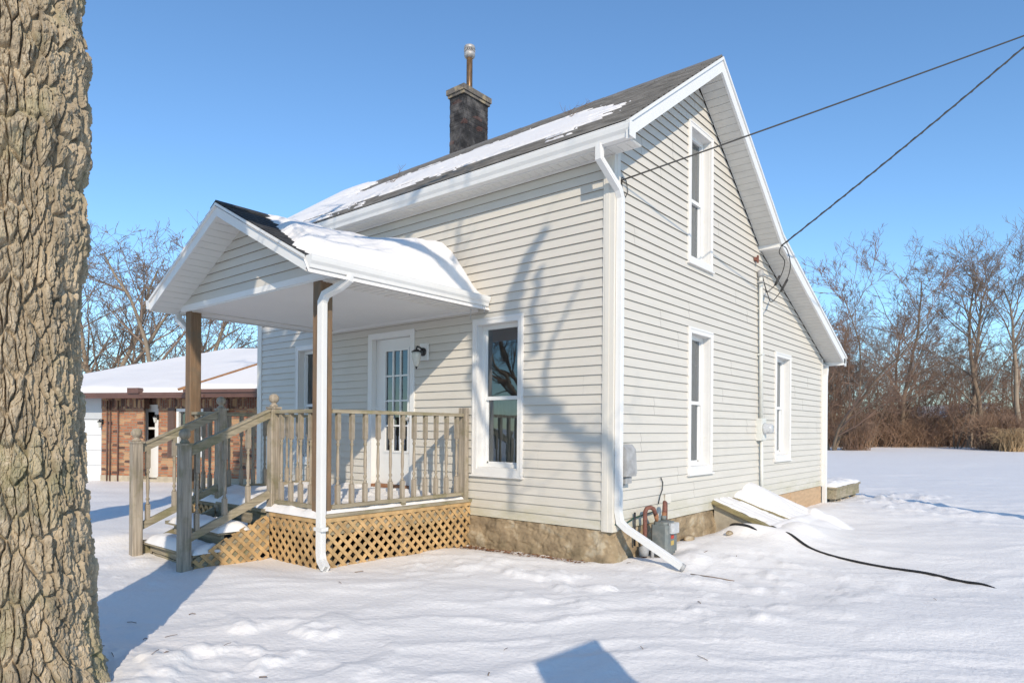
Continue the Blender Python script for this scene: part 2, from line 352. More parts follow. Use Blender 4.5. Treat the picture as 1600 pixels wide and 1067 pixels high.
def gridmesh(name,X,Y,Z,m,parent=None,loc=None,wrap=False,smooth=True,flip=False):
    nr,nc=X.shape; co=np.stack([X,Y,Z],-1).reshape(-1,3)
    off=np.array(parent['_o']) if parent is not None else (np.array(loc) if loc is not None else np.zeros(3))
    co=co-off
    i=np.arange(nr-1)[:,None]; j=np.arange(nc if wrap else nc-1)[None,:]; jn=(j+1)%nc
    a=i*nc+j; b=i*nc+jn; c=(i+1)*nc+jn; d=(i+1)*nc+j
    q=np.stack([a,b,c,d] if not flip else [d,c,b,a],-1).reshape(-1,4)
    me=bpy.data.meshes.new(name); me.vertices.add(len(co)); me.vertices.foreach_set('co',co.astype(np.float32).ravel())
    me.loops.add(q.size); me.loops.foreach_set('vertex_index',q.ravel().astype(np.int32))
    me.polygons.add(len(q)); me.polygons.foreach_set('loop_start',(np.arange(len(q))*4).astype(np.int32))
    me.update(calc_edges=True); me.polygons.foreach_set('use_smooth',np.full(len(q),smooth)); me.materials.append(m); me.validate()
    o=bpy.data.objects.new(name,me); sc.collection.objects.link(o)
    if parent is not None: o.parent=parent; o['_o']=list(parent['_o'])
    elif loc is not None: o.location=loc
    return o
def clip_poly(poly,conv):
    def inside(p,a,b): return (b[0]-a[0])*(p[1]-a[1])-(b[1]-a[1])*(p[0]-a[0])>=-1e-9
    def inter(p,q,a,b):
        x1,y1,x2,y2=*p,*q; x3,y3,x4,y4=*a,*b; d=(x1-x2)*(y3-y4)-(y1-y2)*(x3-x4)
        if abs(d)<1e-12: return q
        t=((x1-x3)*(y3-y4)-(y1-y3)*(x3-x4))/d; return (x1+t*(x2-x1),y1+t*(y2-y1))
    out=poly
    for i in range(len(conv)):
        a,b=conv[i],conv[(i+1)%len(conv)]; inp=out; out=[]
        for k in range(len(inp)):
            p,q=inp[k-1],inp[k]
            if inside(q,a,b):
                if not inside(p,a,b): out.append(inter(p,q,a,b))
                out.append(q)
            elif inside(p,a,b): out.append(inter(p,q,a,b))
        if not out: return []
    return out
# ------------------------------------------------------------------ siding
CO=.1016
def siding(mb,fn,zb,zt,lo,hi,openings,lip=.0155,course=CO):
    
    """fn(s,z,out)->3D ; lo(z),hi(z) edges; openings (s0,s1,z0,z1)"""
    k=0; nk=int(math.ceil((zt-zb)/course))
    for k in range(nk):
        za=zb+k*course; zc=min(zb+(k+1)*course,zt)
        brk=sorted(set([za,zc]+[z for o in openings for z in(o[2],o[3]) if za<z<zc]))
        for a,b in zip(brk[:-1],brk[1:]):
            if b-a<1e-5: continue
            la,ha,lb,hb=lo(a),hi(a),lo(b),hi(b)
            if ha<=la and hb<=lb: continue
            if hb<lb: lb=hb=(lb+hb)/2
            mid=(a+b)/2
            cuts=sorted([(o[0],o[1]) for o in openings if o[2]<mid<o[3]])
            segs=[]; ca,cb=la,lb
            for o in cuts:
                if o[0]>ca: segs.append((ca,o[0],cb,o[0]))
                ca=cb=o[1]
            if ha>ca: segs.append((ca,ha,cb,hb))
            oa=.003+lip*(1-(a-za)/course); ob=.003+lip*(1-(b-za)/course)
            sg2=[]
            for s0,s1,t0,t1 in segs:
                kk=k//2; sm=lo(zb)+((kk*1.37+kk*kk*.61)%3.66)
                done=False
                while sm<min(s1,t1)-.15:
                    if sm>max(s0,t0)+.15:
                        sg2+=[(s0,sm-.0015,t0,sm-.0015,0),(sm,s1,sm,t1,.0010)]; done=True; break
                    sm+=3.66
                if not done: sg2.append((s0,s1,t0,t1,0))
            for s0,s1,t0,t1,eo in sg2:
                oa=.003+lip*(1-(a-za)/course)+eo; ob=.003+lip*(1-(b-za)/course)+eo
                mb.add([fn(s0,a,oa),fn(s1,a,oa),fn(t1,b,ob),fn(t0,b,ob)],[(0,1,2,3)])
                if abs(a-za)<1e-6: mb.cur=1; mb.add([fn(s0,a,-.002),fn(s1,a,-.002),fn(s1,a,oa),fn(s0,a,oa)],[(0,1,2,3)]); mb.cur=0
fnF=lambda s,z,o:(s,-o,z)            # front wall, faces -Y
fnG=lambda s,z,o:(o,s,z)             # gable wall, faces +X
fnL=lambda s,z,o:(-6.94-o,s,z)
fnB=lambda s,z,o:(s,7.8+o,z)
# roof section
YR,ZR=1.96,5.635
def ztop(y):
    a=abs(y-YR)
    if y<4.3: return ZR-.70*a
    return ZR-.70*2.34-.385*(y-4.3)
RK=.185
def zsof(y): return ztop(y)-RK
def gable_lo(z):   # front slope boundary y(z)
    zf=3.88
    return 0. if z<=zsof(0) else YR-(ZR-RK-z)/.70
def gable_hi(z):
    if z<=zsof(7.8): return 7.8
    zk=zsof(4.3)
    if z<zk: return 4.3+(zk-z)/.385
    return YR+(ZR-RK-z)/.70
W=6.94
wins_front=[('F',-1.96,-1.17,.495,2.375),('F',-5.81,-5.02,.495,2.335)]
wins_gable=[('G',1.775,2.52,.50,2.34),('G',5.02,5.83,.565,2.335),('G',1.74,2.485,3.134,4.90)]
CW=.075
def op(w,c=CW): return (w[1]+c,w[2]-c,w[3]+c,w[4]-c)
DOOR=(-3.97,-3.01,.22,2.365)
house=thing('house','small cream sided saltbox house with white trim and snow streaked grey roof','house',(-3.47,3.9,0))
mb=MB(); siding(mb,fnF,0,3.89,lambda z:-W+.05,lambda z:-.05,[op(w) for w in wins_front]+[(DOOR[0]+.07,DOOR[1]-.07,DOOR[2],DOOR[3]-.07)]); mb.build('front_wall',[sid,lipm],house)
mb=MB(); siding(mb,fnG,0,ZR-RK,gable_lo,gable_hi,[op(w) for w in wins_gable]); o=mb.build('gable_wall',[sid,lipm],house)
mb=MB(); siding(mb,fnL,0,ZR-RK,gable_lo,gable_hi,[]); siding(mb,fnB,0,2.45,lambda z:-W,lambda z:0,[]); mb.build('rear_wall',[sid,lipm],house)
# corner boards
mb=MB()
def corner(mb,x,y,sx,sy,z0,z1):
    mb.box(x,x+sx*.024,y,y-sy*-.105,z0,z1) if False else None
mb.box(-.105,.026,-.026,-.0,-.012,3.885); mb.box(-.080,-.030,-.031,-.026,-.012,3.885); mb.box(0.0,.026,0.0,.095,-.012,3.97)
mb.box(.026,.030,.02,.06,-.012,3.95)
mb.box(-W-.026,-W+.105,-.026,0,-.012,3.885); mb.box(-W-.026,-W,0,.1,-.012,3.9)
mb.box(0.,.024,7.72,7.826,-.012,2.45)
mb.build('corner_board',trim_c,house)
# foundation: rough rendered stone
def foundation():
    s=np.linspace(0,1,360); z=np.linspace(-.62,-.006,60)
    # front run from x=-7 to 0 then gable run 0..4.9
    S,Z=np.meshgrid(np.linspace(-7.0,5.0,900),z)
    n=fbm(S*3.1,Z*4.5,oct=6,seed=3,g=.65)*.05+fbm(S*.9,Z*1.2,oct=2,seed=9)*.02
    f1,f2,_=voro(S*2.3+vn(S*2,Z*2,seed=4)*.3,Z*4.2+vn(S*2,Z*2,seed=5)*.3,seed=2); n=n-.007*(1-sstep(0,.09,f2-f1))+.010*fbm(S*16,Z*18,oct=3,seed=19)*sstep(-.2,.4,fbm(S*1.3,Z*1.3,oct=2,seed=12))
    out=.004+n+.03*sstep(-.05,-.35,Z)
    rnd=.09*np.exp(-np.abs(S)/.05)
    X=np.where(S<0,S+0*S,0)+np.where(S>=0,out-rnd*.6,out*np.exp(-np.abs(S)/.05)-rnd*.6)
    Y=np.where(S<0,-out+rnd*.6,S-out*np.exp(-np.abs(S)/.05)+rnd*.6)
    X=X+np.where(np.abs(S)<.3,.02*vn(S*9,Z*7,seed=6),0)
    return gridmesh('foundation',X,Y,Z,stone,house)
foundation()
mb=MB(); mb.box(-.012,.004,4.9,7.8,-.7,-.008); mb.box(.004,.010,5.9,5.92,-.6,-.01); mb.box(-W,-.02,7.78,7.8,-.7,-.01); mb.box(-W,-W+.02,0,7.8,-.7,-.01); mb.build('skirting_board',ply,house)
mb=MB(); mb.box(-W+.03,-.03,.06,7.75,.06,.09); mb.box(-W+.03,-.03,.06,6.,2.62,2.65); mb.build('floor',floor_in,house)
mb=MB(); mb.box(-W+.05,-.9,2.6,2.65,.1,2.6); mb.box(-2.6,-2.55,.2,2.6,.1,2.6); mb.box(-1.3,-1.27,.9,3.6,2.7,4.3); mb.build('inner_wall',room_in,house)
# soffit and fascia at the front eave
XL,XR=-W-.33,.35
mb=MB(); n=int((0-(-W-.3))/.1)
x=XL+.02
while x<XR-.05:
    x2=min(x+.098,XR-.035); mb.box(x,x2,-.20,-.004,3.884,3.892); mb.box(x2,x2+.006,-.20,-.004,3.890,3.896); x=x2+.006
    mb.box(x-.05,x-.04,-.06,-.045,3.879,3.884)
mb.box(XL,-.01,-.035,-.02,3.862,3.884)
mb.build('soffit',soffit_m,house)
mb=MB(); mb.box(XL,XR-.03,-.215,-.20,3.875,4.02); mb.box(XL,XR-.03,8.0,8.02,2.33,2.50); mb.box(XL,XR-.31,7.8,8.0,2.34,2.35)
mb.build('fascia',white,house)
# rake boards (front side, back side, kink) on both gables
def rake(mb,x0,x1):
    ys=[-.315,YR,4.3,8.19]
    for a,b in zip(ys[:-1],ys[1:]):
        za,zb=ztop(a),ztop(b)
        lowa=za-RK if a>-.3 else max(za-RK,3.86); 
        mb.prism([(a,za-RK+.0),(b,zb-RK),(b,zb-.005),(a,za-.005)],lambda u,v,t:(t,u,v),x0,x1)
        mb.prism([(a,za-.035),(b,zb-.035),(b,zb+.002),(a,za+.002)],lambda u,v,t:(t,u,v),x1,x1+(.018 if x1>x0 else -.018))
mb=MB(); rake(mb,XR-.03,XR); mb.box(0.0,XR-.03,4.24,4.34,zsof(4.3)-.012,zsof(4.3)+.06)
rake(mb,XL+.03,XL); recalc(mb.build('rake_board',white,house))
# rake soffit panels
mb=MB()
def rsof(x0,x1):
    def run(ya,yb,za,zb,nn):
        for i in range(nn):
            t0=i/nn;t1=(i+.93)/nn; t2=(i+1)/nn
            P=lambda t,dz:(ya+(yb-ya)*t,za+(zb-za)*t+dz)
            a=P(t0,.0);b=P(t1,.0);c=P(t2,.012)
            mb.prism([(a[0],a[1]),(b[0],b[1]),(b[0],b[1]+.01),(a[0],a[1]+.01)],lambda u,v,t:(t,u,v),x0,x1)
            d=P(t1,.010);e=P(t2,.010)
            mb.prism([d,e,(e[0],e[1]+.01),(d[0],d[1]+.01)],lambda u,v,t:(t,u,v),x0,x1)
    run(-.2,YR,zsof(-.2)+.006,zsof(YR)+.006,25); run(YR,4.24,zsof(YR)+.006,zsof(4.24)+.006,27); run(4.34,8.15,zsof(4.34)+.006,zsof(8.15)+.006,40)
rsof(.022,XR-.03); rsof(XL+.03,-W-.022); recalc(mb.build('rake_soffit',grey_soffit,house))
# shingled roof, real courses
def roofcourses(mb,ya,yb,x0,x1,course=.135,step=.020,top=ztop):
    L=abs(yb-ya); n=max(1,round(L*1.2/course))
    for i in range(n):
        t0=i/n;t1=(i+1)/n; y0=ya+(yb-ya)*t0; y1=ya+(yb-ya)*t1
        z0=top(y0)+step;z1=top(y1)+.0; 
        mb.add([(x0,y0,z0),(x1,y0,z0),(x1,y1,z1+.002),(x0,y1,z1+.002)],[(0,1,2,3)])
        mb.add([(x0,y0,z0-step),(x1,y0,z0-step),(x1,y0,z0),(x0,y0,z0)],[(0,1,2,3)])
mb=MB(); roofcourses(mb,-.30,YR-.001,XL-.012,XR+.012)
n0=len(mb.v)
ye=YR+.001
for (a,b) in ((8.2,4.3),(4.3,ye)):
    L=abs(a-b); n=round(L*1.15/.125)
    for i in range(n):
        y0=a+(b-a)*i/n;y1=a+(b-a)*(i+1)/n;z0=ztop(y0)+.012;z1=ztop(y1)+.002
        mb.add([(XR+.012,y0,z0),(XL-.012,y0,z0),(XL-.012,y1,z1),(XR+.012,y1,z1)],[(0,1,2,3)])
# underside
for a,b in((-.30,YR),(YR,4.3),(4.3,8.2)):
    mb.add([(XL-.012,a,ztop(a)-.012),(XR+.012,a,ztop(a)-.012),(XR+.012,b,ztop(b)-.012),(XL-.012,b,ztop(b)-.012)],[(3,2,1,0)])
    for xx in (XL-.012,XR+.012):
        mb.add([(xx,a,ztop(a)-.012),(xx,b,ztop(b)-.012),(xx,b,ztop(b)+.008),(xx,a,ztop(a)+.008)],[(0,1,2,3)])
for i in range(36):
    a=XL+i*(XR-XL)/36; b=a+(XR-XL)/36*.97; dz=rng.uniform(0,.006)
    mb.prism([(YR-.13,ZR-.085),(YR,ZR+.012),(YR+.13,ZR-.085),(YR+.13,ZR-.065),(YR,ZR+.032+dz),(YR-.13,ZR-.065)],lambda u,v,t:(t,u,v),a,b)
roof=mb.build('roof',shing,house)
# thin snow lying on the front slope in streaks
xs=np.arange(XL+.01,XR,.022); ys=np.arange(-.29,YR-.04,.022); X,Y=np.meshgrid(xs,ys)
tt=(Y+.3)/(YR+.3)   # 0 eave .. 1 ridge
n=fbm(X*.9+Y*1.2,Y*13.,oct=6,seed=21,g=.72)*1.25+fbm(X*.45,Y*1.7,oct=2,seed=5)*.35
left=sstep(-5.6,-7.0,X)
cov=.17+1.3*left-1.0*sstep(.66,.80,tt+.03*vn(X*.7,Y*0,seed=2))*(1-left*.9)-.95*sstep(.26,.06,tt)*sstep(-6.2,-3.0,X)-.35*np.exp(-((tt-.17)/.04)**2)-1.6*sstep(-1.2,.35,X+(tt-.45)*1.6)+.35*np.exp(-((tt-.5)/.16)**2)
cov=cov+.5*np.exp(-((tt-.045)/.03)**2)*sstep(-.2,.3,fbm(X*.9,X*0,oct=2,seed=8))
th=np.clip(cov+n,-1,1)
Zs=np.vectorize(ztop)(Y)+.018+np.where(th>0,.004+.020*np.sqrt(np.clip(th,0,1))+.05*left*np.clip(th,0,1),-.025)
gridmesh('roof_snow',X,Y,Zs,roofsnow_m,house)
# twigs blown onto the roof
def twig(mb,p,d,r,L,dep,flat=.2):
    p=Vector(p); d=Vector(d).normalized(); pts=[p]; 
    for i in range(4):
        d=(d+Vector((rng.uniform(-.35,.35),rng.uniform(-.35,.35),rng.uniform(-.25,.3)))).normalized(); p=p+d*L/4; pts.append(p)
        if dep>0 and i>0: twig(mb,p,d+Vector((rng.uniform(-1,1),rng.uniform(-1,1),rng.uniform(-.2,.7))),r*.7,L*.6,dep-1)
    mb.tube(pts,[r,r*.85,r*.7,r*.55,r*.4],4,smooth=True)
for (x,y,L) in ((-1.35,1.15,.55),(-4.6,.9,.45)):
    mb=MB(); 
    for q in range(3): twig(mb,(x,y,ztop(y)+.03),(rng.uniform(-1,1),rng.uniform(-.1,.9),.45),.005,L*.5,2)
    tag(mb.build('fallen_twig',twigm,loc=(x,y,ztop(y))),'bare fallen twig caught on the snowy roof near the right-hand gable' if x>-2 else 'small bare fallen twig on the roof snow left of the chimney','twig')
# gutters
def gutter(mb,a,b,out,zt,h=.12,wd=.115):
    """K profile extruded from a to b along the eave; out: outward unit vector"""
    a=Vector(a);b=Vector(b);out=Vector(out)
    prof=[(0,0),(0,-h),(wd*.68,-h),(wd*.74,-h*.72),(wd*.92,-h*.48),(wd*.98,-h*.20),(wd*.98,-h*.08),(wd,-h*.06),(wd,0),(wd*.93,0),(wd*.93,-h*.1),(wd*.60,-h*.94),(.006,-h*.94),(.006,0)]
    va=[a+out*u+Vector((0,0,zt+v)) for u,v in prof]; vb=[b+out*u+Vector((0,0,zt+v)) for u,v in prof]
    n=len(prof); fs=[(i,(i+1)%n,n+(i+1)%n,n+i) for i in range(n)]
    mb.add(va+vb,fs)
    for P in (a,b):
        e=[P+out*u+Vector((0,0,zt+v)) for u,v in prof[:9]]; mb.add(e,[tuple(range(9))])
mb=MB(); gutter(mb,(XL+.0,-.216,0),(XR+.02,-.216,0),(0,-1,0),4.025,h=.14); mb.box(XR+.019,XR+.023,-.335,-.216,3.875,4.004)
mb.build('gutter',white,house)
mb=MB(); gutter(mb,(XL,8.02,0),(XR,8.02,0),(0,1,0),2.46); mb.build('gutter',white,house)
def rectpipe(mb,pts,w_=.078,d_=.058,ref=None):
    mb.tube(pts,math.sqrt(2)/2,4,phase=PI/4,smooth=False,sx=w_,sy=d_,ref=ref)
    mb.tube([Vector(p)+Vector((.0,-.0,0)) for p in pts],math.sqrt(2)/2,4,phase=PI/4,smooth=False,sx=w_*.45,sy=d_+.008,ref=ref)
mb=MB(); rectpipe(mb,[(.0,-.275,3.90),(.0,-.275,3.76),(.056,.0,3.52),(.058,.045,3.44),(.058,.045,.20),(.075,.055,.09),(.15,.06,.03),(.70,.18,-.30)],ref=(1,0,0))
mb.box(.02,.10,-.005,.095,2.9,2.93)if False else None
mb.build('downspout',white,house)
mb=MB(); mb.tube([(.69,.178,-.296),(.725,.186,-.315)],.038,10); mb.build('drain_end',galv,house)
mb=MB(); rectpipe(mb,[(.03,8.0,2.34),(.03,8.0,2.27),(.05,7.87,2.12),(.05,7.865,2.0),(.05,7.865,-.45)],.09,.07,ref=(1,0,0)); mb.build('downspout',white,house)
# ------------------------------------------------------------------ windows
def window(w,label=None,curt='r'):
    face,s0,s1,z0,z1=w
    fn=fnF if face=='F' else fnG
    def bx(mb,a,b,c,d,o0,o1):
        p=fn(a,c,o0);q=fn(b,d,o1); mb.box(p[0],q[0],p[1],q[1],p[2],q[2])
    c=CW
    mb=MB()
    bx(mb,s0,s0+c,z0,z1,0,.028); bx(mb,s1-c,s1,z0,z1,0,.028); bx(mb,s0+c,s1-c,z1-c,z1,0,.028); bx(mb,s0+c,s1-c,z0,z0+c*1.0,0,.028)
    bx(mb,s0+.012,s0+.026,z0+.012,z1-.012,.028,.034); bx(mb,s1-.026,s1-.012,z0+.012,z1-.012,.028,.034); bx(mb,s0+.026,s1-.026,z1-.026,z1-.012,.028,.034)
    bx(mb,s0-.012,s1+.012,z0-.02,z0,0,.05)                      # sill nose
    # jamb box
    a,b,cc,d=s0+c,s1-c,z0+c,z1-c
    bx(mb,a-.012,a+.004,cc,d,-.15,0.001); bx(mb,b-.004,b+.012,cc,d,-.15,.001); bx(mb,a,b,d-.004,d+.012,-.15,.001); bx(mb,a,b,cc-.012,cc+.018,-.15,.012)
    win=mb.build('window',casing_m,house)
    if label: win['label']=label
    zm=cc+(d-cc)*.49
    mb=MB(); f=.045
    bx(mb,a+.004,a+f,cc+.018,d-.004,-.14,-.085); bx(mb,b-f,b-.004,cc+.018,d-.004,-.14,-.085); bx(mb,a+f,b-f,d-f*1.1,d-.004,-.14,-.085); bx(mb,a+f,b-f,cc+.018,cc+.06,-.14,-.085)
    bx(mb,a+f,b-f,zm-.022,zm+.022,-.145,-.095)
    bx(mb,a+f,a+f+.014,zm+.022,d-f*1.1,-.128,-.108); bx(mb,b-f-.014,b-f,zm+.022,d-f*1.1,-.128,-.108)
    bx(mb,a+f,a+f+.022,cc+.06,zm-.022,-.142,-.122); bx(mb,b-f-.022,b-f,cc+.06,zm-.022,-.142,-.122); bx(mb,a+f,b-f,cc+.06,cc+.08,-.142,-.122)
    mb.build('sash',vinylw,win)
    mb=MB(); p=[fn(a+f,zm,-.116),fn(b-f,zm,-.116),fn(b-f,d-f,-.116),fn(a+f,d-f,-.116)]; mb.add(p,[(0,1,2,3)])
    p=[fn(a+f,cc+.05,-.132),fn(b-f,cc+.05,-.132),fn(b-f,zm,-.132),fn(a+f,zm,-.132)]; mb.add(p,[(0,1,2,3)])
    mb.build('pane',glass,win)
    # curtains
    mb=MB(); 
    def drape(u0,u1,zz0,zz1,dep):
        n=60; top=[];bot=[]
        for i in range(n+1):
            u=u0+(u1-u0)*i/n; o=dep+.018*math.sin(i*1.05)+.008*math.sin(i*.43+1)
            top.append(fn(u,zz1,o)); bot.append(fn(u+.0,zz0,o*1.0))
        vs=top+bot; fs=[(i,i+1,n+2+i,n+1+i) for i in range(n)]; mb.add(vs,fs,True)
    if curt=='r':   # pale side curtains drawn back, valance dark
        drape(b-f-.11,b-f+.02,cc+.02,d,-.19); drape(a+f-.02,a+f+.07,cc+.02,d,-.19)
    elif curt=='low':
        drape(a+f-.02,b-f+.02,cc+.02,zm+.02,-.23)
    if mb.v: mb.build('curtain',curtain_m,win)
window(wins_front[0],curt='low'); window(wins_front[1],curt=None)
for w_ in wins_gable: window(w_,curt='r')
# front door
x0,x1,z0,z1=DOOR
mb=MB(); mb.box(x0,x0+.08,-.028,0,z0,z1); mb.box(x1-.08,x1,-.028,0,z0,z1); mb.box(x0+.08,x1-.08,-.028,0,z1-.08,z1)
mb.box(x0+.07,x0+.082,0,.14,z0,z1-.07); mb.box(x1-.082,x1-.07,0,.14,z0,z1-.07); mb.box(x0+.08,x1-.08,0,.14,z1-.082,z1-.07)
mb.box(x0-.004,x0,-.03,.0,z0,z1); door=mb.build('front_door',white,house)
gx0,gx1,gz0,gz1=-3.68,-3.22,.74,2.11
mb=MB(); sx0,sx1,sz0,sz1=x0+.085,x1-.085,z0+.055,z1-.085
mb.box(sx0,gx0,.055,.10,sz0,sz1); mb.box(gx1,sx1,.055,.10,sz0,sz1); mb.box(gx0,gx1,.055,.10,gz1,sz1); mb.box(gx0,gx1,.055,.10,sz0,gz0)
mb.box(gx0-.03,gx0,.045,.055,gz0-.03,gz1+.03); mb.box(gx1,gx1+.03,.045,.055,gz0-.03,gz1+.03); mb.box(gx0,gx1,.045,.055,gz1,gz1+.03); mb.box(gx0,gx1,.045,.055,gz0-.03,gz0)
for i in(1,2): xx=gx0+(gx1-gx0)*i/3; mb.box(xx-.011,xx+.011,.050,.085,gz0,gz1)
for i in(1,2,3): zz=gz0+(gz1-gz0)*i/4; mb.box(gx0,gx1,.052,.084,zz-.011,zz+.011)
mb.build('door_leaf',vinylw,door)
mb=MB(); mb.add([(gx0,.07,gz0),(gx1,.07,gz0),(gx1,.07,gz1),(gx0,.07,gz1)],[(0,1,2,3)]); mb.build('pane',glass,door)
mb=MB(); mb.box(x0+.08,x1-.08,-.03,.14,z0+.0,z0+.05); mb.build('threshold',rust2,door)
mb=MB(); mb.tube([(-3.16,.055,1.17),(-3.16,.0,1.17)],.012,8); mb.lathe((-3.16,-.01,1.17),[(.005,-.028),(.024,-.018),(.028,0),(.024,.018),(.005,.028)],10); mb.build('door_knob',galv,door)
# chimney
ch_x0,ch_x1,ch_y0,ch_y1=-4.47,-4.14,2.05,2.66
def chimneyf():
    zs=np.linspace(5.0,6.70,90); pts=[]
    per=[]
    nx,ny=24,40
    for i in range(nx): per.append((ch_x0+(ch_x1-ch_x0)*i/nx,ch_y0,0,-1))
    for i in range(ny): per.append((ch_x1,ch_y0+(ch_y1-ch_y0)*i/ny,1,0))
    for i in range(nx): per.append((ch_x1-(ch_x1-ch_x0)*i/nx,ch_y1,0,1))
    for i in range(ny): per.append((ch_x0,ch_y1-(ch_y1-ch_y0)*i/ny,-1,0))
    per=np.array(per); s=np.arange(len(per))*.0147
    Z,S=np.meshgrid(zs,s,indexing='ij')
    row=np.floor(Z/.078); u=(S+ (row%2)*.11)/.22; fu=np.abs((u%1)-.5)*.22; fz=np.abs(((Z/.078)%1)-.5)*.078
    jo=np.maximum(sstep(.098,.108,fu),sstep(.030,.037,fz))
    d=-.007*jo+.008*fbm(S*6,Z*6,oct=4,seed=44)+.018*sstep(5.68,5.55,Z)
    X=per[None,:,0]+per[None,:,2]*d; Y=per[None,:,1]+per[None,:,3]*d
    return gridmesh('chimney',X,Y,Z,soot,house,wrap=True,smooth=False)
chim=chimneyf()
# brick patches show red through the soot
N=soot.node_tree.nodes;L=soot.node_tree.links;b=N['Principled BSDF'];old=b.inputs['Base Color'].links[0].from_socket
tc=N.new('ShaderNodeTexCoord');nn_=N.new('ShaderNodeTexVoronoi');mp=N.new('ShaderNodeMapping');mp.inputs['Scale'].default_value=(5,5,12);L.new(tc.outputs['Object'],mp.inputs[0]);L.new(mp.outputs[0],nn_.inputs[0]);nn_.inputs['Scale'].default_value=1
sr=N.new('ShaderNodeSeparateColor');L.new(nn_.outputs['Color'],sr.inputs[0]);mr=N.new('ShaderNodeMapRange');mr.inputs[1].default_value=.93;mr.inputs[2].default_value=1.0;mr.inputs[4].default_value=.28;L.new(sr.outputs[0],mr.inputs[0])
mx=N.new('ShaderNodeMix');mx.data_type='RGBA';L.new(mr.outputs[0],mx.inputs[0]);L.new(old,mx.inputs[6]);mx.inputs[7].default_value=(.20,.065,.04,1);L.new(mx.outputs[2],b.inputs['Base Color'])
mb=MB(); mb.box(ch_x0-.025,ch_x1+.025,ch_y0-.025,ch_y1+.025,6.66,6.71); mb.box(ch_x0-.045,ch_x1+.045,ch_y0-.045,ch_y1+.045,6.71,6.80)
cap=mb.build('chimney_cap',soot_cap,chim)
fx,fy=-4.25,2.30
mb=MB(); mb.lathe((fx,fy,0),[(.075,6.80),(.085,6.82),(.08,6.835),(.055,6.84),(.052,6.9),(.052,7.42)],18); mb.build('flue_pipe',flue_m,chim)
mb=MB(); mb.lathe((fx,fy,0),[(.052,7.38),(.085,7.40),(.095,7.43),(.095,7.47),(.085,7.475),(.085,7.49)],20)
for i in range(18):
    a=2*PI*i/18; mb.bar((fx+.088*math.cos(a),fy+.088*math.sin(a),7.485),(fx+.088*math.cos(a),fy+.088*math.sin(a),7.53),.012,.012)
mb.lathe((fx,fy,0),[(.097,7.525),(.097,7.555),(.088,7.585),(.05,7.605),(.01,7.61)],20); mb.build('flue_cap',flue_c,chim)
# small electric box cover and vents on the gable wall
mb=MB(); mb.box(.018,.03,1.16,1.30,.19,.30); mb.build('wall_vent',trim_c,house)
# ------------------------------------------------------------------ porch
porch=thing('porch','gabled front porch on wooden posts with lattice skirt and snow laden roof','porch',(-3.5,-1.1,-.35))
PXR,PXL,PYF=-2.0,-4.98,-2.12
mb=MB()
for i in range(21):
    y=-.02-i*.1; mb.box(PXL-.02,PXR+.02,y-.092,y,.135,.165)
mb.build('deck_boards',wood_x,porch)
mb=MB(); mb.box(PXR-.04,PXR,PYF,-.03,-.02,.135); mb.build('rim_board',wood_y,porch)
mb=MB(); mb.box(PXL,PXR-.04,PYF,PYF+.04,-.02,.135); mb.box(PXL,PXL+.04,PYF+.04,-.03,-.02,.135); mb.build('rim_board',wood_x,porch)
mb=MB(); 
for x in(-4.9,-3.5,-2.1):
    for y in(-2.0,-1.,-.1): mb.box(x-.045,x+.045,y-.045,y+.045,-.6,.13)
mb.build('support_post',wood_v,porch)
# snow on deck
def softsnow(name,x0,x1,y0,y1,z,th,parent,seed,edge=.05,rough=.02,m=roofsnow_m,res=.025):
    xs=np.arange(x0,x1+res,res);ys=np.arange(y0,y1+res,res);X,Y=np.meshgrid(xs,ys)
    e=np.minimum(np.minimum(X-x0,x1-X),np.minimum(Y-y0,y1-Y)); e=np.clip(e+.0,0,None)
    n=fbm(X*3.2,Y*3.2,oct=4,seed=seed)
    t=th*np.sqrt(np.clip(sstep(-.01,edge,e+.015*n),0,1))*(1+.45*n)+rough*fbm(X*9,Y*9,oct=2,seed=seed+5)*sstep(0,.06,e)
    Z=z+np.where(e<=.0,-.01,t)
    wob=.02*vn(X*4,Y*4,seed=seed+9)
    return gridmesh(name,X+wob,Y,Z,m,parent)
softsnow('deck_snow',PXL+.01,PXR-.0,-2.16,-.03,.163,.085,porch,60,edge=.12)
# posts
def post(x,y,z0,z1,s=.14,m=wood_post):
    mb=MB(); h=s/2; b=.008
    prof=[(-h+b,-h),(h-b,-h),(h,-h+b),(h,h-b),(h-b,h),(-h+b,h),(-h,h-b),(-h,-h+b)]
    mb.prism(prof,lambda u,v,t:(x+u,y+v,t),z0,z1); return mb.build('post',m,porch)
post(-2.11,-2.05,.10,2.50); post(-4.90,-2.05,.10,2.50)
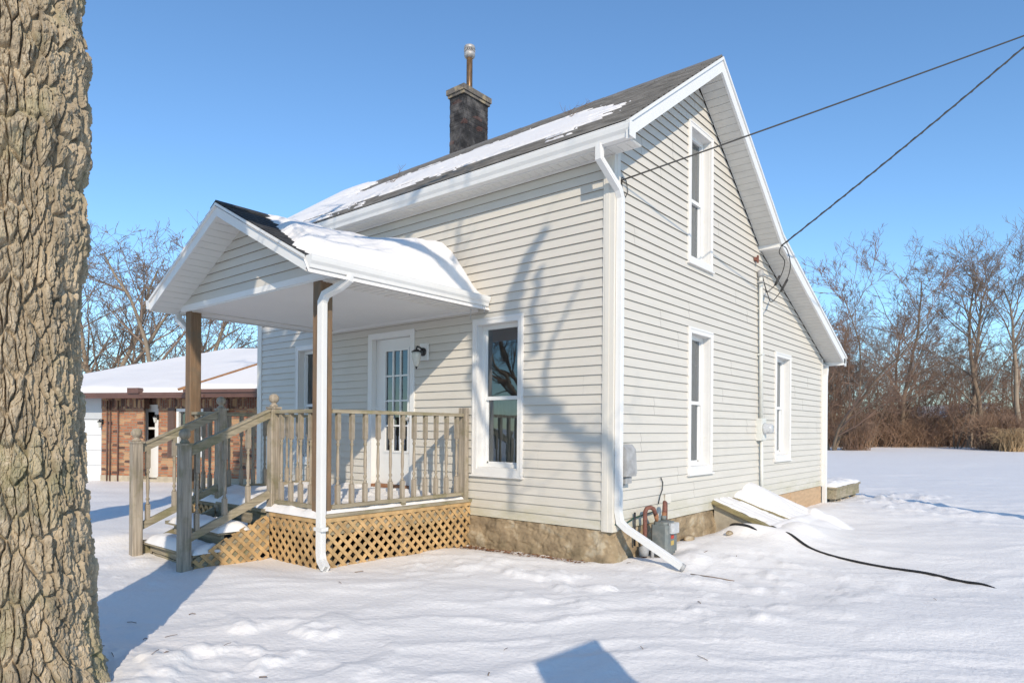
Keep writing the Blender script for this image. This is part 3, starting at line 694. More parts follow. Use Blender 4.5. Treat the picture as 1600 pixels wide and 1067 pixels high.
# railings
BAL=MB(); 
BAL.box(-.021,.021,-.021,.021,0,.20); BAL.box(-.021,.021,-.021,.021,.66,.93)
BAL.lathe((0,0,.2),[(.017,0),(.021,.012),(.013,.03),(.012,.045),(.019,.06),(.019,.075),(.012,.09),(.016,.14),(.019,.20),(.017,.28),(.014,.35),(.012,.385),(.019,.40),(.019,.415),(.012,.43),(.02,.45),(.018,.46)],10)
b0=None
def baluster(x,y,z,h=.93):
    global b0
    o_=porch['_o']
    if b0 is None:
        b0=BAL.build('baluster',wood_v,porch,local=True)
        o=b0
    else:
        o=b0.copy(); sc.collection.objects.link(o); o.parent=porch
    o.location=(x-o_[0],y-o_[1],z-o_[2]); o.scale=(1,1,h/.93); o['_o']=[x,y,z]; o.rotation_euler=(0,0,rng.uniform(-.06,.06))
def rail_y(x,y0,y1,n,skip=()):
    mb=MB(); mb.box(x-.035,x+.035,y0,y1,1.195,1.232); mb.build('top_rail',wood_y,porch)
    mb=MB(); mb.box(x-.02,x+.035,y0,y1,.235,.272); mb.box(x-.0,x+.03,(y0+y1)/2-.03,(y0+y1)/2+.03,.15,.235); mb.build('bottom_rail',wood_y,porch)
    for i in range(n): baluster(x,y0+(y1-y0)*(i+.5)/n,.268,.93)
def rail_x(y,x0,x1,n):
    mb=MB(); mb.box(x0,x1,y-.035,y+.035,1.195,1.232); mb.build('top_rail',wood_x,porch)
    mb=MB(); mb.box(x0,x1,y-.035,y+.02,.235,.272); mb.build('bottom_rail',wood_x,porch)
    for i in range(n): baluster(x0+(x1-x0)*(i+.5)/n,y,.268,.93)
rail_y(-2.06,-1.98,-.10,11)
mb=MB(); mb.box(-2.11,-2.0,-.10,-.035,.16,1.30); mb.build('wall_post',wood_v,porch)
rail_x(-2.07,-2.90,-2.18,4)
rail_x(-2.07,-4.83,-4.15,4)
rail_y(-4.94,-1.98,-.10,11)
# newel posts with turned ball caps
def newel(x,y,z0,zc,s=.105,rot=0):
    mb=MB(); h=s/2;b=.008; prof=[(-h+b,-h),(h-b,-h),(h,-h+b),(h,h-b),(h-b,h),(-h+b,h),(-h,h-b),(-h,-h+b)]
    mb.prism(prof,lambda u,v,t:(x+u,y+v,t),z0,zc); nw=mb.build('newel_post',wood_v,porch)
    mb=MB(); mb.box(x-h-.008,x+h+.008,y-h-.008,y+h+.008,zc,zc+.022)
    mb.lathe((x,y,zc+.022),[(.042,0),(.046,.010),(.036,.022),(.026,.03),(.024,.038),(.036,.048),(.048,.062),(.054,.082),(.053,.098),(.045,.118),(.030,.132),(.010,.139)],16); mb.build('ball_cap',wood_v,nw)
newel(-2.95,-2.08,.05,1.245); newel(-4.11,-2.08,.05,1.245); newel(-2.95,-3.02,-.6,.865); newel(-4.09,-3.02,-.6,.865)
# sloped stair rails
for x in(-2.95,-4.10):
    mb=MB(); a=(x,-2.97,.80);b=(x,-2.13,1.185); mb.bar(a,b,.045,.075); mb.bar((x,-3.0,.832),(x,-2.13,1.232),.07,.02)
    mb.build('stair_rail',wood_y,porch)
    mb=MB(); mb.bar((x,-2.97,-.035),(x,-2.13,.335),.045,.075); mb.build('stair_bottom_rail',wood_y,porch)
    for yy in(-2.90,-2.62,-2.37): 
        zz=-.035+(yy+2.97)*.44+.03; baluster(x,yy,zz,.80)
    mb=MB(); mb.box(x-.035,x+.005,-2.95,-2.1,-.62,-.4)if False else None
    mb.prism([(-2.94,-.55),(-2.15,-.25),(-2.15,.10),(-2.94,-.24)],lambda u,v,t:(t,u,v),x+.01 if x>-3.5 else x-.04,x+.04 if x>-3.5 else x-.01); recalc(mb.build('stringer',wood_y,porch))
for (y0,y1,z) in((-2.95,-2.66,-.19),(-2.70,-2.40,-.005)):
    mb=MB(); mb.box(-4.14,-2.92,y0,y1-.15,z-.035,z); mb.box(-4.14,-2.92,y1-.142,y1,z-.035,z); mb.box(-4.05,-2.97,y0+.06,y0+.09,z-.16,z-.035); mb.build('stair_tread',wood_x,porch)
    softsnow('tread_snow',-4.02,-2.91,y0-.01,y1+.02,z-.002,.085,porch,int(80+z*100),edge=.1,rough=.01)
mb=MB(); mb.box(-4.06,-2.98,-2.165,-2.12,.135,.17); mb.build('nosing_board',wood_x,porch)
# lattice
def lattice(poly,fn,name='lattice_panel',sp=.122,wd=.036,frame=True):
    """poly convex CCW in (u,v); fn(u,v,t)"""
    mb=MB(); us=[p[0] for p in poly]; vs=[p[1] for p in poly]; u0,u1,v0,v1=min(us),max(us),min(vs),max(vs)
    for lay,sg in((0,1),(1,-1)):
        n=int((u1-u0+v1-v0)/sp)+2
        for i in range(-2,n+2):
            # line u - sg*v = c
            c=(u0-(v1 if sg>0 else -v0))+i*sp*1.0+.02
            H=(v1-v0)+.2; vA=v0-.1; vB=v1+.1
            a=(c+sg*vA,vA);b=(c+sg*vB,vB); nx,ny=-(b[1]-a[1]),(b[0]-a[0]); l=math.hypot(nx,ny); nx/=l;ny/=l; h=wd/2
            q=[(a[0]-nx*h,a[1]-ny*h),(a[0]+nx*h,a[1]+ny*h),(b[0]+nx*h,b[1]+ny*h),(b[0]-nx*h,b[1]-ny*h)]
            ar=sum(q[k-1][0]*q[k][1]-q[k][0]*q[k-1][1] for k in range(4))
            if ar<0:q=q[::-1]
            r=clip_poly(q,poly)
            if len(r)>=3: mb.prism(r,fn,lay*.009,lay*.009+.008)
    return recalc(mb.build(name,latt,porch))
lattice([(-2.06,-.50),(0.0,-.50),(0.0,.115),(-2.06,.115)],lambda u,v,t:(PXR+.006+t,u-.02,v))
lattice([(-2.92,-.50),(-2.0,-.50),(-2.0,.105),(-2.92,.105)],lambda u,v,t:(u,PYF-.006-t,v))
lattice([(-2.97,-.5),(-2.16,-.5),(-2.16,.13),(-2.60,-.05),(-2.97,-.26)],lambda u,v,t:(-2.905+t,u,v))
lattice([(PXL,-.50),(-4.13,-.50),(-4.13,.105),(PXL,.105)],lambda u,v,t:(u,PYF-.006-t,v))
mb=MB(); mb.box(PXR+.004,PXR+.026,-2.12,-.02,.112,.158); mb.box(-2.92,PXR,PYF-.028,PYF-.004,.105,.15); mb.build('lattice_cap_strip',latt,porch)
mb=MB(); mb.box(PXR-.01,PXR+.04,-2.14,-.0,.160,.192);mb.build('edge_board',wood_y,porch)
# roof
RX,RZ,RS=-3.47,3.47,.495; RY0,RY1=-2.47,-.005; HW=1.70
def pz(x): return RZ-RS*abs(x-RX)
mb=MB()
for sg in(1,-1):
    n=15
    for i in range(n):
        a=HW*(1-i/n);b=HW*(1-(i+1)/n); xa=RX+sg*a;xb=RX+sg*b; za=pz(xa)+.012;zb=pz(xb)+.002
        mb.add([(xa,RY0-.012,za),(xa,RY1,za),(xb,RY1,zb),(xb,RY0-.012,zb)],[(0,1,2,3) if sg>0 else (3,2,1,0)])
        mb.add([(xa,RY0-.012,za),(xa,RY1,za),(xa,RY1,za-.012),(xa,RY0-.012,za-.012)],[(0,1,2,3)])
    xa=RX+sg*HW; mb.prism([(RX,RZ-.02),(xa,pz(xa)-.02),(xa,pz(xa)+.0),(RX,RZ+.0)],lambda u,v,t:(u,t,v),RY0-.01,RY1)
for i in range(16):
    a=RY0-.01+i*2.47/16;mb.prism([(RX-.12,RZ-.05),(RX,RZ+.01),(RX+.12,RZ-.05),(RX+.12,RZ-.035),(RX,RZ+.028),(RX-.12,RZ-.035)],lambda u,v,t:(u,t,v),a,a+.15)
proof=mb.build('porch_roof',shing_d,porch)
mb=MB()
for sg in(1,-1):
    xa=RX+sg*(HW+.0)
    mb.prism([(RX,RZ-.145),(xa,pz(xa)-.145),(xa,pz(xa)-.004),(RX,RZ-.004)],lambda u,v,t:(u,t,v),RY0,RY0+.025)
    mb.prism([(RX,RZ-.032),(xa,pz(xa)-.032),(xa,pz(xa)+.0),(RX,RZ+.0)],lambda u,v,t:(u,t,v),RY0-.016,RY0)
    mb.box(xa-.012*sg,xa-.0*sg,RY0+.025,RY1,pz(xa)-.15,pz(xa)-.01)
recalc(mb.build('rake_board',white,porch))
mb=MB()
for sg in(1,-1):
    n=17
    for i in range(n):
        a=HW*i/n;b=HW*(i+.92)/n; xa=RX+sg*a;xb=RX+sg*b; mb.prism([(xa,pz(xa)-.142),(xb,pz(xb)-.142),(xb,pz(xb)-.132),(xa,pz(xa)-.132)],lambda u,v,t:(u,t,v),RY0+.025,-2.13)
        xc=RX+sg*HW*(i+1)/n; mb.prism([(xb,pz(xb)-.133),(xc,pz(xc)-.133),(xc,pz(xc)-.125),(xb,pz(xb)-.125)],lambda u,v,t:(u,t,v),RY0+.025,-2.13)
recalc(mb.build('rake_soffit',soffit_m,porch))
GZ=2.575
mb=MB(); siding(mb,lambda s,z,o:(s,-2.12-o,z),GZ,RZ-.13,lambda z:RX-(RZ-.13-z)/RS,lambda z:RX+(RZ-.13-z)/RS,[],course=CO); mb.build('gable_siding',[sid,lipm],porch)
mb=MB(); mb.box(RX-HW+.02,RX+HW-.02,-2.125,-.01,2.497,2.51); mb.box(RX-1.6,RX+1.6,-2.14,-2.08,2.51,GZ+.0); mb.build('ceiling',ceil,porch)
mb=MB(); mb.box(RX-1.6,RX+1.6,-.03,-.02,2.46,2.497); mb.box(RX+1.32,RX+1.62,-2.1,-.02,2.487,2.495); mb.box(RX-1.62,RX-1.32,-2.1,-.02,2.487,2.495)
for i in range(20):
    y=-2.06+i*.1; mb.box(RX+1.34,RX+1.6,y,y+.006,2.482,2.487)
mb.build('ceiling_trim',soffit_m,porch)
mb=MB(); gutter(mb,(RX+HW+.005,RY0-.005,0),(RX+HW+.005,-.03,0),(1,0,0),2.622,h=.115,wd=.105)
mb.build('gutter',white,porch)
mb=MB(); gutter(mb,(RX-HW-.005,-.03,0),(RX-HW-.005,RY0-.005,0),(-1,0,0),2.622,h=.115,wd=.105); mb.build('gutter',white,porch)
mb=MB(); rectpipe(mb,[(-1.72,-2.03,2.53),(-1.72,-2.03,2.47),(-1.80,-2.07,2.41),(-1.95,-2.13,2.34),(-1.985,-2.14,2.27),(-1.985,-2.14,-.18),(-1.97,-2.14,-.25),(-1.86,-2.17,-.31)],.075,.058,ref=(1,0,0))
mb.box(-2.05,-1.92,-2.18,-2.10,.04,.075); mb.build('downspout',white,porch)
mb=MB(); rectpipe(mb,[(-5.22,-2.1,2.53),(-5.22,-2.1,2.43),(-5.05,-2.03,2.28),(-5.015,-2.03,2.18),(-5.015,-2.03,-.45)],.07,.055,ref=(1,0,0)); mb.build('downspout',white,porch)
# icicles
mb=MB()
for x,y,L_ in((-1.70,-.10,.10),(-1.69,-.14,.05),(-1.78,-1.2,.05),(-1.90,-.12,.16),(-1.72,-2.0,.04)):
    mb.tube([(x,y,2.508),(x,y,2.508-L_*.5),(x,y,2.508-L_)],[.009,.006,.001],6)
mb.build('icicle',icem,porch)
# snow on porch roof: thick sagging quilt on the right slope, thinner on the left
def porchsnow():
    xs=np.arange(RX-HW,RX+HW+.10,.02); ys=np.arange(RY0-.02,.03,.02); X,Y=np.meshgrid(xs,ys)
    a=np.abs(X-RX); right=X>RX
    base=RZ-RS*np.minimum(a,HW)-np.where(a>HW,(a-HW)*1.6,0)
    yy=(Y-RY0)/2.47
    wv=.05*vn(Y*2.1,X*0,seed=12)+.02*vn(Y*7,X*0,seed=13)
    # front edge recedes from the rake near the apex
    front=RY0+.42-.36*sstep(.15,1.5,a)+.06*vn(X*5,Y*0,seed=33)+.03*vn(X*15,Y*0,seed=34)
    ef=sstep(0,.22,Y-front)
    thick=(.045+.05*sstep(.15,.8,a))+.05*sstep(.0,.7,yy)+.11*np.exp(-((a-1.25)/.42)**2)*sstep(.15,.9,yy)+.075*np.exp(-((a-1.30)/.35)**2)+.03*fbm(X*1.1,Y*.8,oct=2,seed=39)
    thick=thick+.13*sstep(.5,1.0,yy)*np.exp(-((a-1.05)/.5)**2)
    edge=sstep(HW+.03+wv*.3,HW-.17,a)
    top=1-.55*np.exp(-(a/.10)**2)*sstep(.75,.1,yy)
    t=thick*np.sqrt(np.clip(ef,0,1))*np.sqrt(np.clip(edge,0,1))*top*(1+.15*fbm(X*2.2,Y*2.2,oct=3,seed=30))
    wallcut=1-.85*sstep(-.30,.0,Y)*sstep(.95,1.5,a)
    t=t*wallcut
    t=np.where(ef*edge<=0.001,-.04,t+.004*fbm(X*14,Y*14,oct=2,seed=31)+.010*fbm(X*3+2*Y,Y*6,oct=4,seed=32)-.018*sstep(.1,.35,fbm(X*1.6,Y*3.5,oct=3,seed=37)))
    Z=base+t
    return gridmesh('roof_snow',X,Y,Z,roofsnow_m,porch)
porchsnow()
# carriage lamp beside the door
lamp=thing('wall_lamp','black carriage lamp on a white block right of the front door','lamp',(-2.80,0,2.03))
mb=MB(); mb.box(-2.88,-2.74,-.045,-.015,1.93,2.15); mb.build('mounting_block',white,lamp)
mb=MB(); mb.tube([(-2.81,-.045,2.04),(-2.81,-.06,2.04)],.055,16); mb.tube([(-2.81,-.05,2.05),(-2.81,-.10,2.09),(-2.81,-.15,2.10),(-2.81,-.165,2.07)],.011,8)
mb.lathe((-2.81,-.165,1.98),[(.005,.115),(.008,.10),(.012,.085),(.03,.078),(.065,.055),(.068,.048),(.06,.045)],16); mb.lathe((-2.81,-.165,1.84),[(.004,-.03),(.01,-.02),(.012,-.005),(.022,.0)],12); mb.build('lamp_bracket',blackmetal,lamp)
mb=MB(); mb.lathe((-2.81,-.165,1.84),[(.02,0),(.035,.03),(.05,.09),(.058,.15),(.056,.185)],16); mb.build('lamp_shade',lampglass,lamp)
# ------------------------------------------------------------------ services on the gable wall
em=thing('electric_meter','white conduit riser with a round electric meter between the two lower gable windows','electric meter',(.03,4.25,.13))
mb=MB(); mb.tube([(.055,4.33,.02),(.055,4.30,.9)],.026,10); mb.tube([(.055,4.28,1.22),(.06,4.20,3.40)],.03,10)
for z in(2.2,2.9): mb.box(.0,.09,4.15+.05,4.28+.03,z,z+.02)
mb.build('conduit',conduit,em)
mb=MB(); mb.box(.0,.09,4.19,4.39,.90,1.24); mb.box(.09,.10,4.2,4.38,.91,1.23); mb.build('meter_box',conduit,em)
mb=MB(); 
def xl(c,prof,n=18): # lathe about X
    m2=MB(); m2.lathe((0,0,0),prof,n); mb.add([(c[0]+v[2],c[1]+v[0],c[2]+v[1]) for v in m2.v],m2.f,True)
xl((.10,4.29,1.08),[(.088,0),(.09,.02),(.078,.03),(.076,.10),(.06,.125),(.01,.13)]); mb.build('meter_dome',meterg,em)
mb=MB(); mb.lathe((.06,4.195,3.38),[(.034,0),(.045,.01),(.05,.05),(.04,.09),(.01,.11)],12); mb.bar((.03,4.2,3.30),(.10,4.2,3.30),.09,.02); mb.build('weather_head',galv,em)
ins=MB(); ins.box(.015,.05,4.02,4.12,3.60,3.65); ins.box(.05,.07,4.05,4.09,3.57,3.68); tag(ins.build('wire_bracket',rust,loc=(.03,4.07,3.6)),'small rusty bracket on the gable siding above the meter riser','bracket')
bx_=thing('junction_box','grey telephone box on the gable siding beside the front downspout','utility box',(.02,.16,.5))
mb=MB(); mb.prism([(0.02,.55),(.12,.56),(.13,.60),(.115,.84),(.07,.895),(.02,.895)],lambda u,v,t:(u,t,v),.10,.30); recalc(mb.build('cover',galv,bx_))
mb=MB(); mb.box(.02,.09,.13,.26,.485,.55); mb.tube([(.05,.17,.49),(.05,.17,.46)],.012,8); mb.build('base',galv,bx_)
# gas meter
g=thing('gas_meter','grey gas meter with rusty looped pipes at the foot of the gable wall','gas meter',(.22,.75,-.3))
mb=MB(); 
def rbox(mb,x0,x1,y0,y1,z0,z1,b=.025):
    prof=[(x0+b,y0),(x1-b,y0),(x1,y0+b),(x1,y1-b),(x1-b,y1),(x0+b,y1),(x0,y1-b),(x0,y0+b)]
    mb.prism(prof,lambda u,v,t:(u,v,t),z0,z1)
rbox(mb,.13,.33,.60,.86,-.27,.02); rbox(mb,.15,.31,.62,.84,.02,.05,.03); rbox(mb,.14,.32,.61,.85,-.30,-.27,.03); mb.lathe((.19,.66,.05),[(.03,0),(.03,.05)],10); mb.lathe((.19,.80,.05),[(.03,0),(.03,.05)],10)
recalc(mb.build('meter_body',gm,g))
mb=MB(); rbox(mb,.30,.37,.66,.83,-.07,.04,.02); mb.build('index_window',meterg,g)
mb=MB(); mb.box(.331,.333,.69,.76,-.13,-.09); mb.build('red_label',mat('label_red',(.45,.05,.03),.6),g)
mb=MB(); mb.box(.331,.333,.69,.76,-.20,-.15); mb.build('yellow_label',mat('label_yellow',(.5,.35,.1),.6),g)
mb=MB()
mb.tube([(.12,.50,-.5),(.12,.50,.16),(.13,.52,.20),(.15,.56,.21),(.17,.60,.19),(.18,.63,.12)],.024,10)
mb.tube([(.12,.98,-.05),(.12,.98,.17),(.13,.96,.22),(.15,.90,.235),(.17,.86,.21),(.18,.83,.12)],.024,10); mb.build('pipe',rust,g)
mb=MB(); mb.tube([(.18,.63,.13),(.19,.66,.04)],.026,10); mb.tube([(.18,.83,.13),(.19,.80,.04)],.026,10); mb.build('union_fitting',rust2,g)
mb=MB(); mb.lathe((.14,.44,-.24),[(.05,-.06),(.055,0),(.05,.03),(.02,.05),(.02,.09)],12); mb.tube([(.14,.44,-.22),(.20,.52,-.23)],.022,8); mb.tube([(.2,.52,-.4),(.2,.52,-.2)],.02,8); mb.build('regulator',galv,g)
mb=MB(); mb.tube([(.05,.40,-.2),(.05,.40,.16)],.012,6); mb.build('riser_rod',blackmetal,g)
# loose cables on the wall
mb=MB(); mb.tube([(.035,.02,.07),(.03,.12,.035),(.035,.25,.06),(.04,.40,.10),(.06,.6,.12),(.05,.85,.13)],.008,6)
tag(mb.build('hose',mat('green_hose',(.02,.07,.05),.5),loc=(.03,.3,.05)),'thin green garden hose hung along the gable wall behind the gas meter','hose')
mb=MB(); mb.tube([(.03,.98,.2),(.035,1.02,.30),(.03,1.08,.36),(.03,1.09,.44),(.025,1.05,.50)],.006,6)
tag(mb.build('loose_cable',wirem,loc=(.03,1.0,.3)),'short black cable curling up the gable siding above the gas meter','cable')
# ------------------------------------------------------------------ snow ground
def ground_h(x,y):
    x=np.asarray(x,float);y=np.asarray(y,float)
    r=np.hypot(x-CAM.x,y-CAM.y)
    h=-.345+.44*sstep(14,55,y)-.10*sstep(-7.5,-12,x)*sstep(30,10,np.abs(y))+.3*sstep(60,200,r)
    # wind direction coordinates
    u=x*.77+y*.638; v=-x*.638+y*.77
    near=np.exp(-r/28)
    wx=u+.5*fbm(x*.5,y*.5,oct=2,seed=70); wy=v+.35*fbm(x*.5+9,y*.5,oct=2,seed=71)
    h=h+.044*fbm(wx*.42,wy*.95,oct=3,seed=72)*(.35+.65*near)
    rid=1-np.abs(fbm(wx*.75,wy*2.1,oct=4,seed=73)); h=h+.050*(rid**3-.45)*near*.55
    h=h+.008*fbm(wx*2.2,wy*4.5,oct=3,seed=74)*np.exp(-r/12)
    # trampled patches
    def blob(cx,cy,rx,ry,amp,ang=0):
        c,s=math.cos(ang),math.sin(ang); dx=x-cx;dy=y-cy; a=(dx*c+dy*s)/rx;b=(-dx*s+dy*c)/ry
        return amp*np.exp(-(a*a+b*b))
    lump=np.clip(fbm(x*4.2,y*4.2,oct=3,seed=75),0,1)
    h=h+lump*(blob(-.4,-4.0,1.0,.9,.10)+blob(-.2,-1.1,2.0,.7,.07)+blob(1.4,.6,1.2,1.2,.06)+blob(.9,9.8,1.0,2.0,.14,.2)+blob(2.2,7.4,1.4,1.2,.05)+blob(-3.6,-3.5,.9,.4,.10))
    h=h+blob(-4.9,-2.9,.45,.5,.15)+blob(-2.3,-2.75,.7,.30,.05)+blob(-3.6,-3.4,.7,.35,-.03)
    h=h+blob(.98,2.95,.30,.75,.15)+blob(.60,1.55,.5,.7,.07)+blob(.50,2.38,.33,.20,.17)+blob(.15,1.25,.2,.35,.05)+blob(.9,3.1,.55,.9,.06)+blob(.35,5.6,.5,1.2,.06)+blob(.2,1.9,.25,.3,.04)
    h=h+blob(.12,.75,.25,.25,-.03)+blob(.55,.75,.18,.35,.05)
    # thinned strip at the foot of the front wall
    h=h-.035*np.exp(-((y+.10)/.22)**2)*sstep(-2.6,-1.9,x)*sstep(.3,-.1,x)-.05*sstep(.6,.0,np.abs(y+1))*sstep(.2,.0,np.abs(x+3.5)-1.4)
    # bank around the big tree
    dt=np.hypot(x+.52,y+4.98); h=h+.05*np.exp(-((dt-.62)/.25)**2)
    # wavy ridge crossing the yard behind the house
    return h
def make_ground():
    rs=[.35]
    while rs[-1]<1500: rs.append(rs[-1]*(1.0075 if rs[-1]<25 else (1.02 if rs[-1]<120 else 1.15)))
    rs=np.array(rs); fwd=-YAW+PI/2  # heading angle measured from +X
    dense=np.linspace(fwd-rad(41),fwd+rad(41),560); coarse=np.linspace(fwd+rad(41),fwd+2*PI-rad(41),90)[1:-1]
    th=np.concatenate([dense,coarse]); R,T=np.meshgrid(rs,th,indexing='ij')
    X=CAM.x+R*np.cos(T);Y=CAM.y+R*np.sin(T); Z=ground_h(X,Y)
    o=gridmesh('snow_ground',X,Y,Z,snow_m,wrap=True)
    # centre cap
    return o
gr=make_ground(); tag(gr,None,None,kind='structure')
ringc=MB(); n_=40
pts=[(CAM.x+.36*math.cos(2*PI*i/n_),CAM.y+.36*math.sin(2*PI*i/n_)) for i in range(n_)]
xs=np.arange(-4.94,-2.02,.06); ys=np.arange(-2.9,-.02,.06); X,Y=np.meshgrid(xs,ys)
soil=gridmesh('bare_soil',X,Y,np.maximum(ground_h(X,Y),-.36)+.03+.01*fbm(X*5,Y*5,oct=2,seed=7)-.2*((Y<-2.14)&((X<-4.0)|(X>-3.0))),mat('soil_dark',(.035,.026,.018),1.,var=.5,vscale=9,bump=.01,bscale=20)); tag(soil,None,None,kind='structure')
# ------------------------------------------------------------------ bulkhead cellar door
bh=thing('cellar_bulkhead','sloping plank cellar bulkhead half buried in snow against the gable wall','bulkhead',(.4,3.4,-.3))
mb=MB(); mb.prism([(0.02,-.5),(.74,-.5),(.74,-.18),(.02,.085)],lambda u,v,t:(u,t,v),2.60,2.66); mb.prism([(0.02,-.5),(.74,-.5),(.74,-.18),(.02,.085)],lambda u,v,t:(u,t,v),4.30,4.36); recalc(mb.build('side_wall',mat('concrete_tan',(.40,.35,.27),.9,var=.2,vscale=6,bump=.005,bscale=20),bh))
mb=MB()
def slope(x): return .105-.335*(x/.90)
for y0,y1 in((2.54,2.66),(4.26,4.40)): mb.prism([(0.0,slope(0)-.03),(.80,slope(.80)-.03),(.80,slope(.80)+.02),(0,slope(0)+.02)],lambda u,v,t:(u,t,v),y0,y1)
for i in range(11): mb.prism([(0.0,slope(0)-.02),(.78,slope(.78)-.02),(.78,slope(.78)+.005),(0,slope(0)+.005)],lambda u,v,t:(u,t,v),2.67+i*.145,2.67+i*.145+.135)
recalc(mb.build('door_planks',wood('bulkhead_wood',(.27,.22,.11),(.15,.14,.06),(1.5,12,12)),bh))
xs=np.arange(.0,1.5,.02);ys=np.arange(2.60,5.6,.02);X,Y=np.meshgrid(xs,ys)
cov=.22+1.1*fbm(X*1.2,Y*9,oct=5,seed=91,g=.65)+1.0*sstep(3.2,4.0,Y)*sstep(.9,.1,X)-.9*np.exp(-((Y-3.25-.25*X)/.09)**2)*sstep(.75,.3,np.abs(X-.35))+.5*sstep(.6,.85,X)
mound=.13*np.exp(-((Y-3.95)/.42)**2)*sstep(.75,0,X)
Z=.105-.335*(X/.90)+.004+np.where(cov>0,.01+.03*np.sqrt(np.clip(cov,0,1))+mound,-.03)
G=ground_h(X,Y); tail=sstep(4.25,5.5,Y); wx=sstep(.72,1.45,X); plane=.105-.335*np.minimum(X/.9,1.02)+.05*sstep(4.2,4.4,Y)
Z=np.where((X>.74)|(Y>4.28),np.maximum(plane+.05*sstep(.70,.80,X)+.05*sstep(4.2,4.5,Y)-.40*tail-.12*wx+.02*fbm(X*3,Y*3,oct=3,seed=92),G-.03),Z); bl=sstep(1.48,1.0,X)*sstep(5.55,4.7,Y); Z=Z*bl+(G-.05)*(1-bl)
gridmesh('bulkhead_snow',X,Y,Z,roofsnow_m,bh)
# back deck
dk=thing('back_deck','low weathered wooden deck with snow on top behind the rear corner of the house','deck',(-.6,8.9,-.1))
mb=MB()
for i in range(14): mb.box(-1.6,.26,7.95+i*.14,7.95+i*.14+.13,-.075,-.04)
mb.build('deck_boards',wood_x,dk)
mb=MB(); mb.box(.20,.24,7.97,9.85,-.27,-.08); mb.box(-1.6,.2,7.97,8.01,-.27,-.08); mb.build('rim_board',wood_y,dk)
mb=MB(); 
for y in (8.05,8.5,9.1,9.7): mb.box(.10,.19,y,y+.09,-.7,-.1)
mb.build('support_post',wood_v,dk)
softsnow('deck_snow',-1.6,.25,7.97,9.88,-.045,.10,dk,120,edge=.15,m=roofsnow_m)
# corrugated drain pipe lying in the snow
def surf(pts): return [(x,y,float(ground_h(x,y))+dz) for x,y,dz in pts]
def corr(pts,r,name,label):
    P=[Vector(p) for p in pts]; dense=[]
    for k in range(len(P)-1):
        p0=P[max(k-1,0)];p1=P[k];p2=P[k+1];p3=P[min(k+2,len(P)-1)]; n=max(2,int((p2-p1).length/.012))
        for i in range(n):
            t=i/n; dense.append(.5*((2*p1)+(-p0+p2)*t+(2*p0-5*p1+4*p2-p3)*t*t+(-p0+3*p1-3*p2+p3)*t**3))
    mb=MB(); mb.tube(dense,[r*(1+.10*(i%2)) for i in range(len(dense))],8)
    return tag(mb.build(name,black,loc=tuple(P[0])),label,'drain pipe')
corr(surf([(.30,2.42,-.02),(.36,2.36,.008),(.50,2.30,.012),(.62,2.27,.006),(.72,2.26,-.022)]),.015,'corrugated_pipe','short stretch of black corrugated pipe surfacing from the snow below the bulkhead')
corr(surf([(.98,2.42,-.025),(1.08,2.36,.004),(1.35,2.16,.008),(1.60,2.03,.006),(1.9,1.93,.010),(2.2,1.83,.008),(2.55,1.74,.010),(2.85,1.60,.008),(3.05,1.50,.004),(3.2,1.42,-.03)]),.014,'corrugated_pipe','long black corrugated drain pipe snaking across the snow right of the house')
# thin stick after the downspout
mb=MB(); mb.tube(surf([(.80,.16,.004),(1.05,.17,.006),(1.22,.20,.002)]),.005,5); tag(mb.build('twig',twigm,loc=(.9,.16,-.33)),'thin bare stick lying in the snow beyond the downspout outlet','twig')
# stones by the foundation
for (x,y,s_,lb) in((.12,1.62,.075,'tan stone poking from snow against the foundation right of the gas meter'),(.42,2.12,.045,'small tan stone poking from snow in front of the bulkhead')):
    me=MB(); prof=[]
    import bmesh
    b_=bmesh.new(); bmesh.ops.create_icosphere(b_,subdivisions=3,radius=1)
    me=bpy.data.meshes.new('stone')
    for v in b_.verts:
        k=1+.25*float(vn(np.array([v.co.x*1.3]),np.array([v.co.y*1.3]),np.array([v.co.z*1.3+5]),seed=int(x*100))[0]); v.co=Vector((v.co.x*s_*.8*k,v.co.y*s_*1.6*k,v.co.z*s_*.6*k))
    b_.to_mesh(me); b_.free(); me.materials.append(stone); o=bpy.data.objects.new('stone',me); sc.collection.objects.link(o); o.location=(x,y,float(ground_h(x,y))+.02); tag(o,lb,'stone')
# dead leaves at the wall foot
mb=MB()
for i in range(650):
    if i<470: x=-1.95+1.7*abs(rng.random()**1.3); y=-.055-abs(rng.gauss(0,.10))
    else: x=-3.9+1.9*rng.random(); y=-2.0+1.9*rng.random()
    z=float(ground_h(x,y))+rng.uniform(.002,.02); a=rng.uniform(0,6.28); s_=rng.uniform(.010,.028); tl=rng.uniform(-.6,.6)
    ca,sa=math.cos(a)*s_,math.sin(a)*s_; mb.add([(x-ca,y-sa,z),(x+sa*.5,y-ca*.5,z+tl*s_*.5),(x+ca,y+sa,z+.004),(x-sa*.5,y+ca*.5,z+abs(tl)*s_*.6)],[(0,1,2,3)])
tag(mb.build('dead_leaves',leafm),'brown leaf litter along the foot of the front foundation wall','leaves',kind='stuff')
mb=MB()
for i in range(70):
    if i<48: a=rng.uniform(0,6.28); r=.55+abs(rng.gauss(0,.45)); x=-.52+r*math.cos(a); y=-4.98+r*math.sin(a)
    else: x=rng.uniform(-2.5,3.0); y=rng.uniform(-3.8,2.5)
    if x>-.2 and y<-1 and x>2.2: continue
    z=float(ground_h(x,y))+.004; a=rng.uniform(0,3.14); l=rng.uniform(.008,.045); mb.tube([(x-l*math.cos(a),y-l*math.sin(a),z),(x,y,z+.006),(x+l*math.cos(a),y+l*math.sin(a),z+rng.uniform(-.004,.012))],rng.uniform(.0015,.004),4)
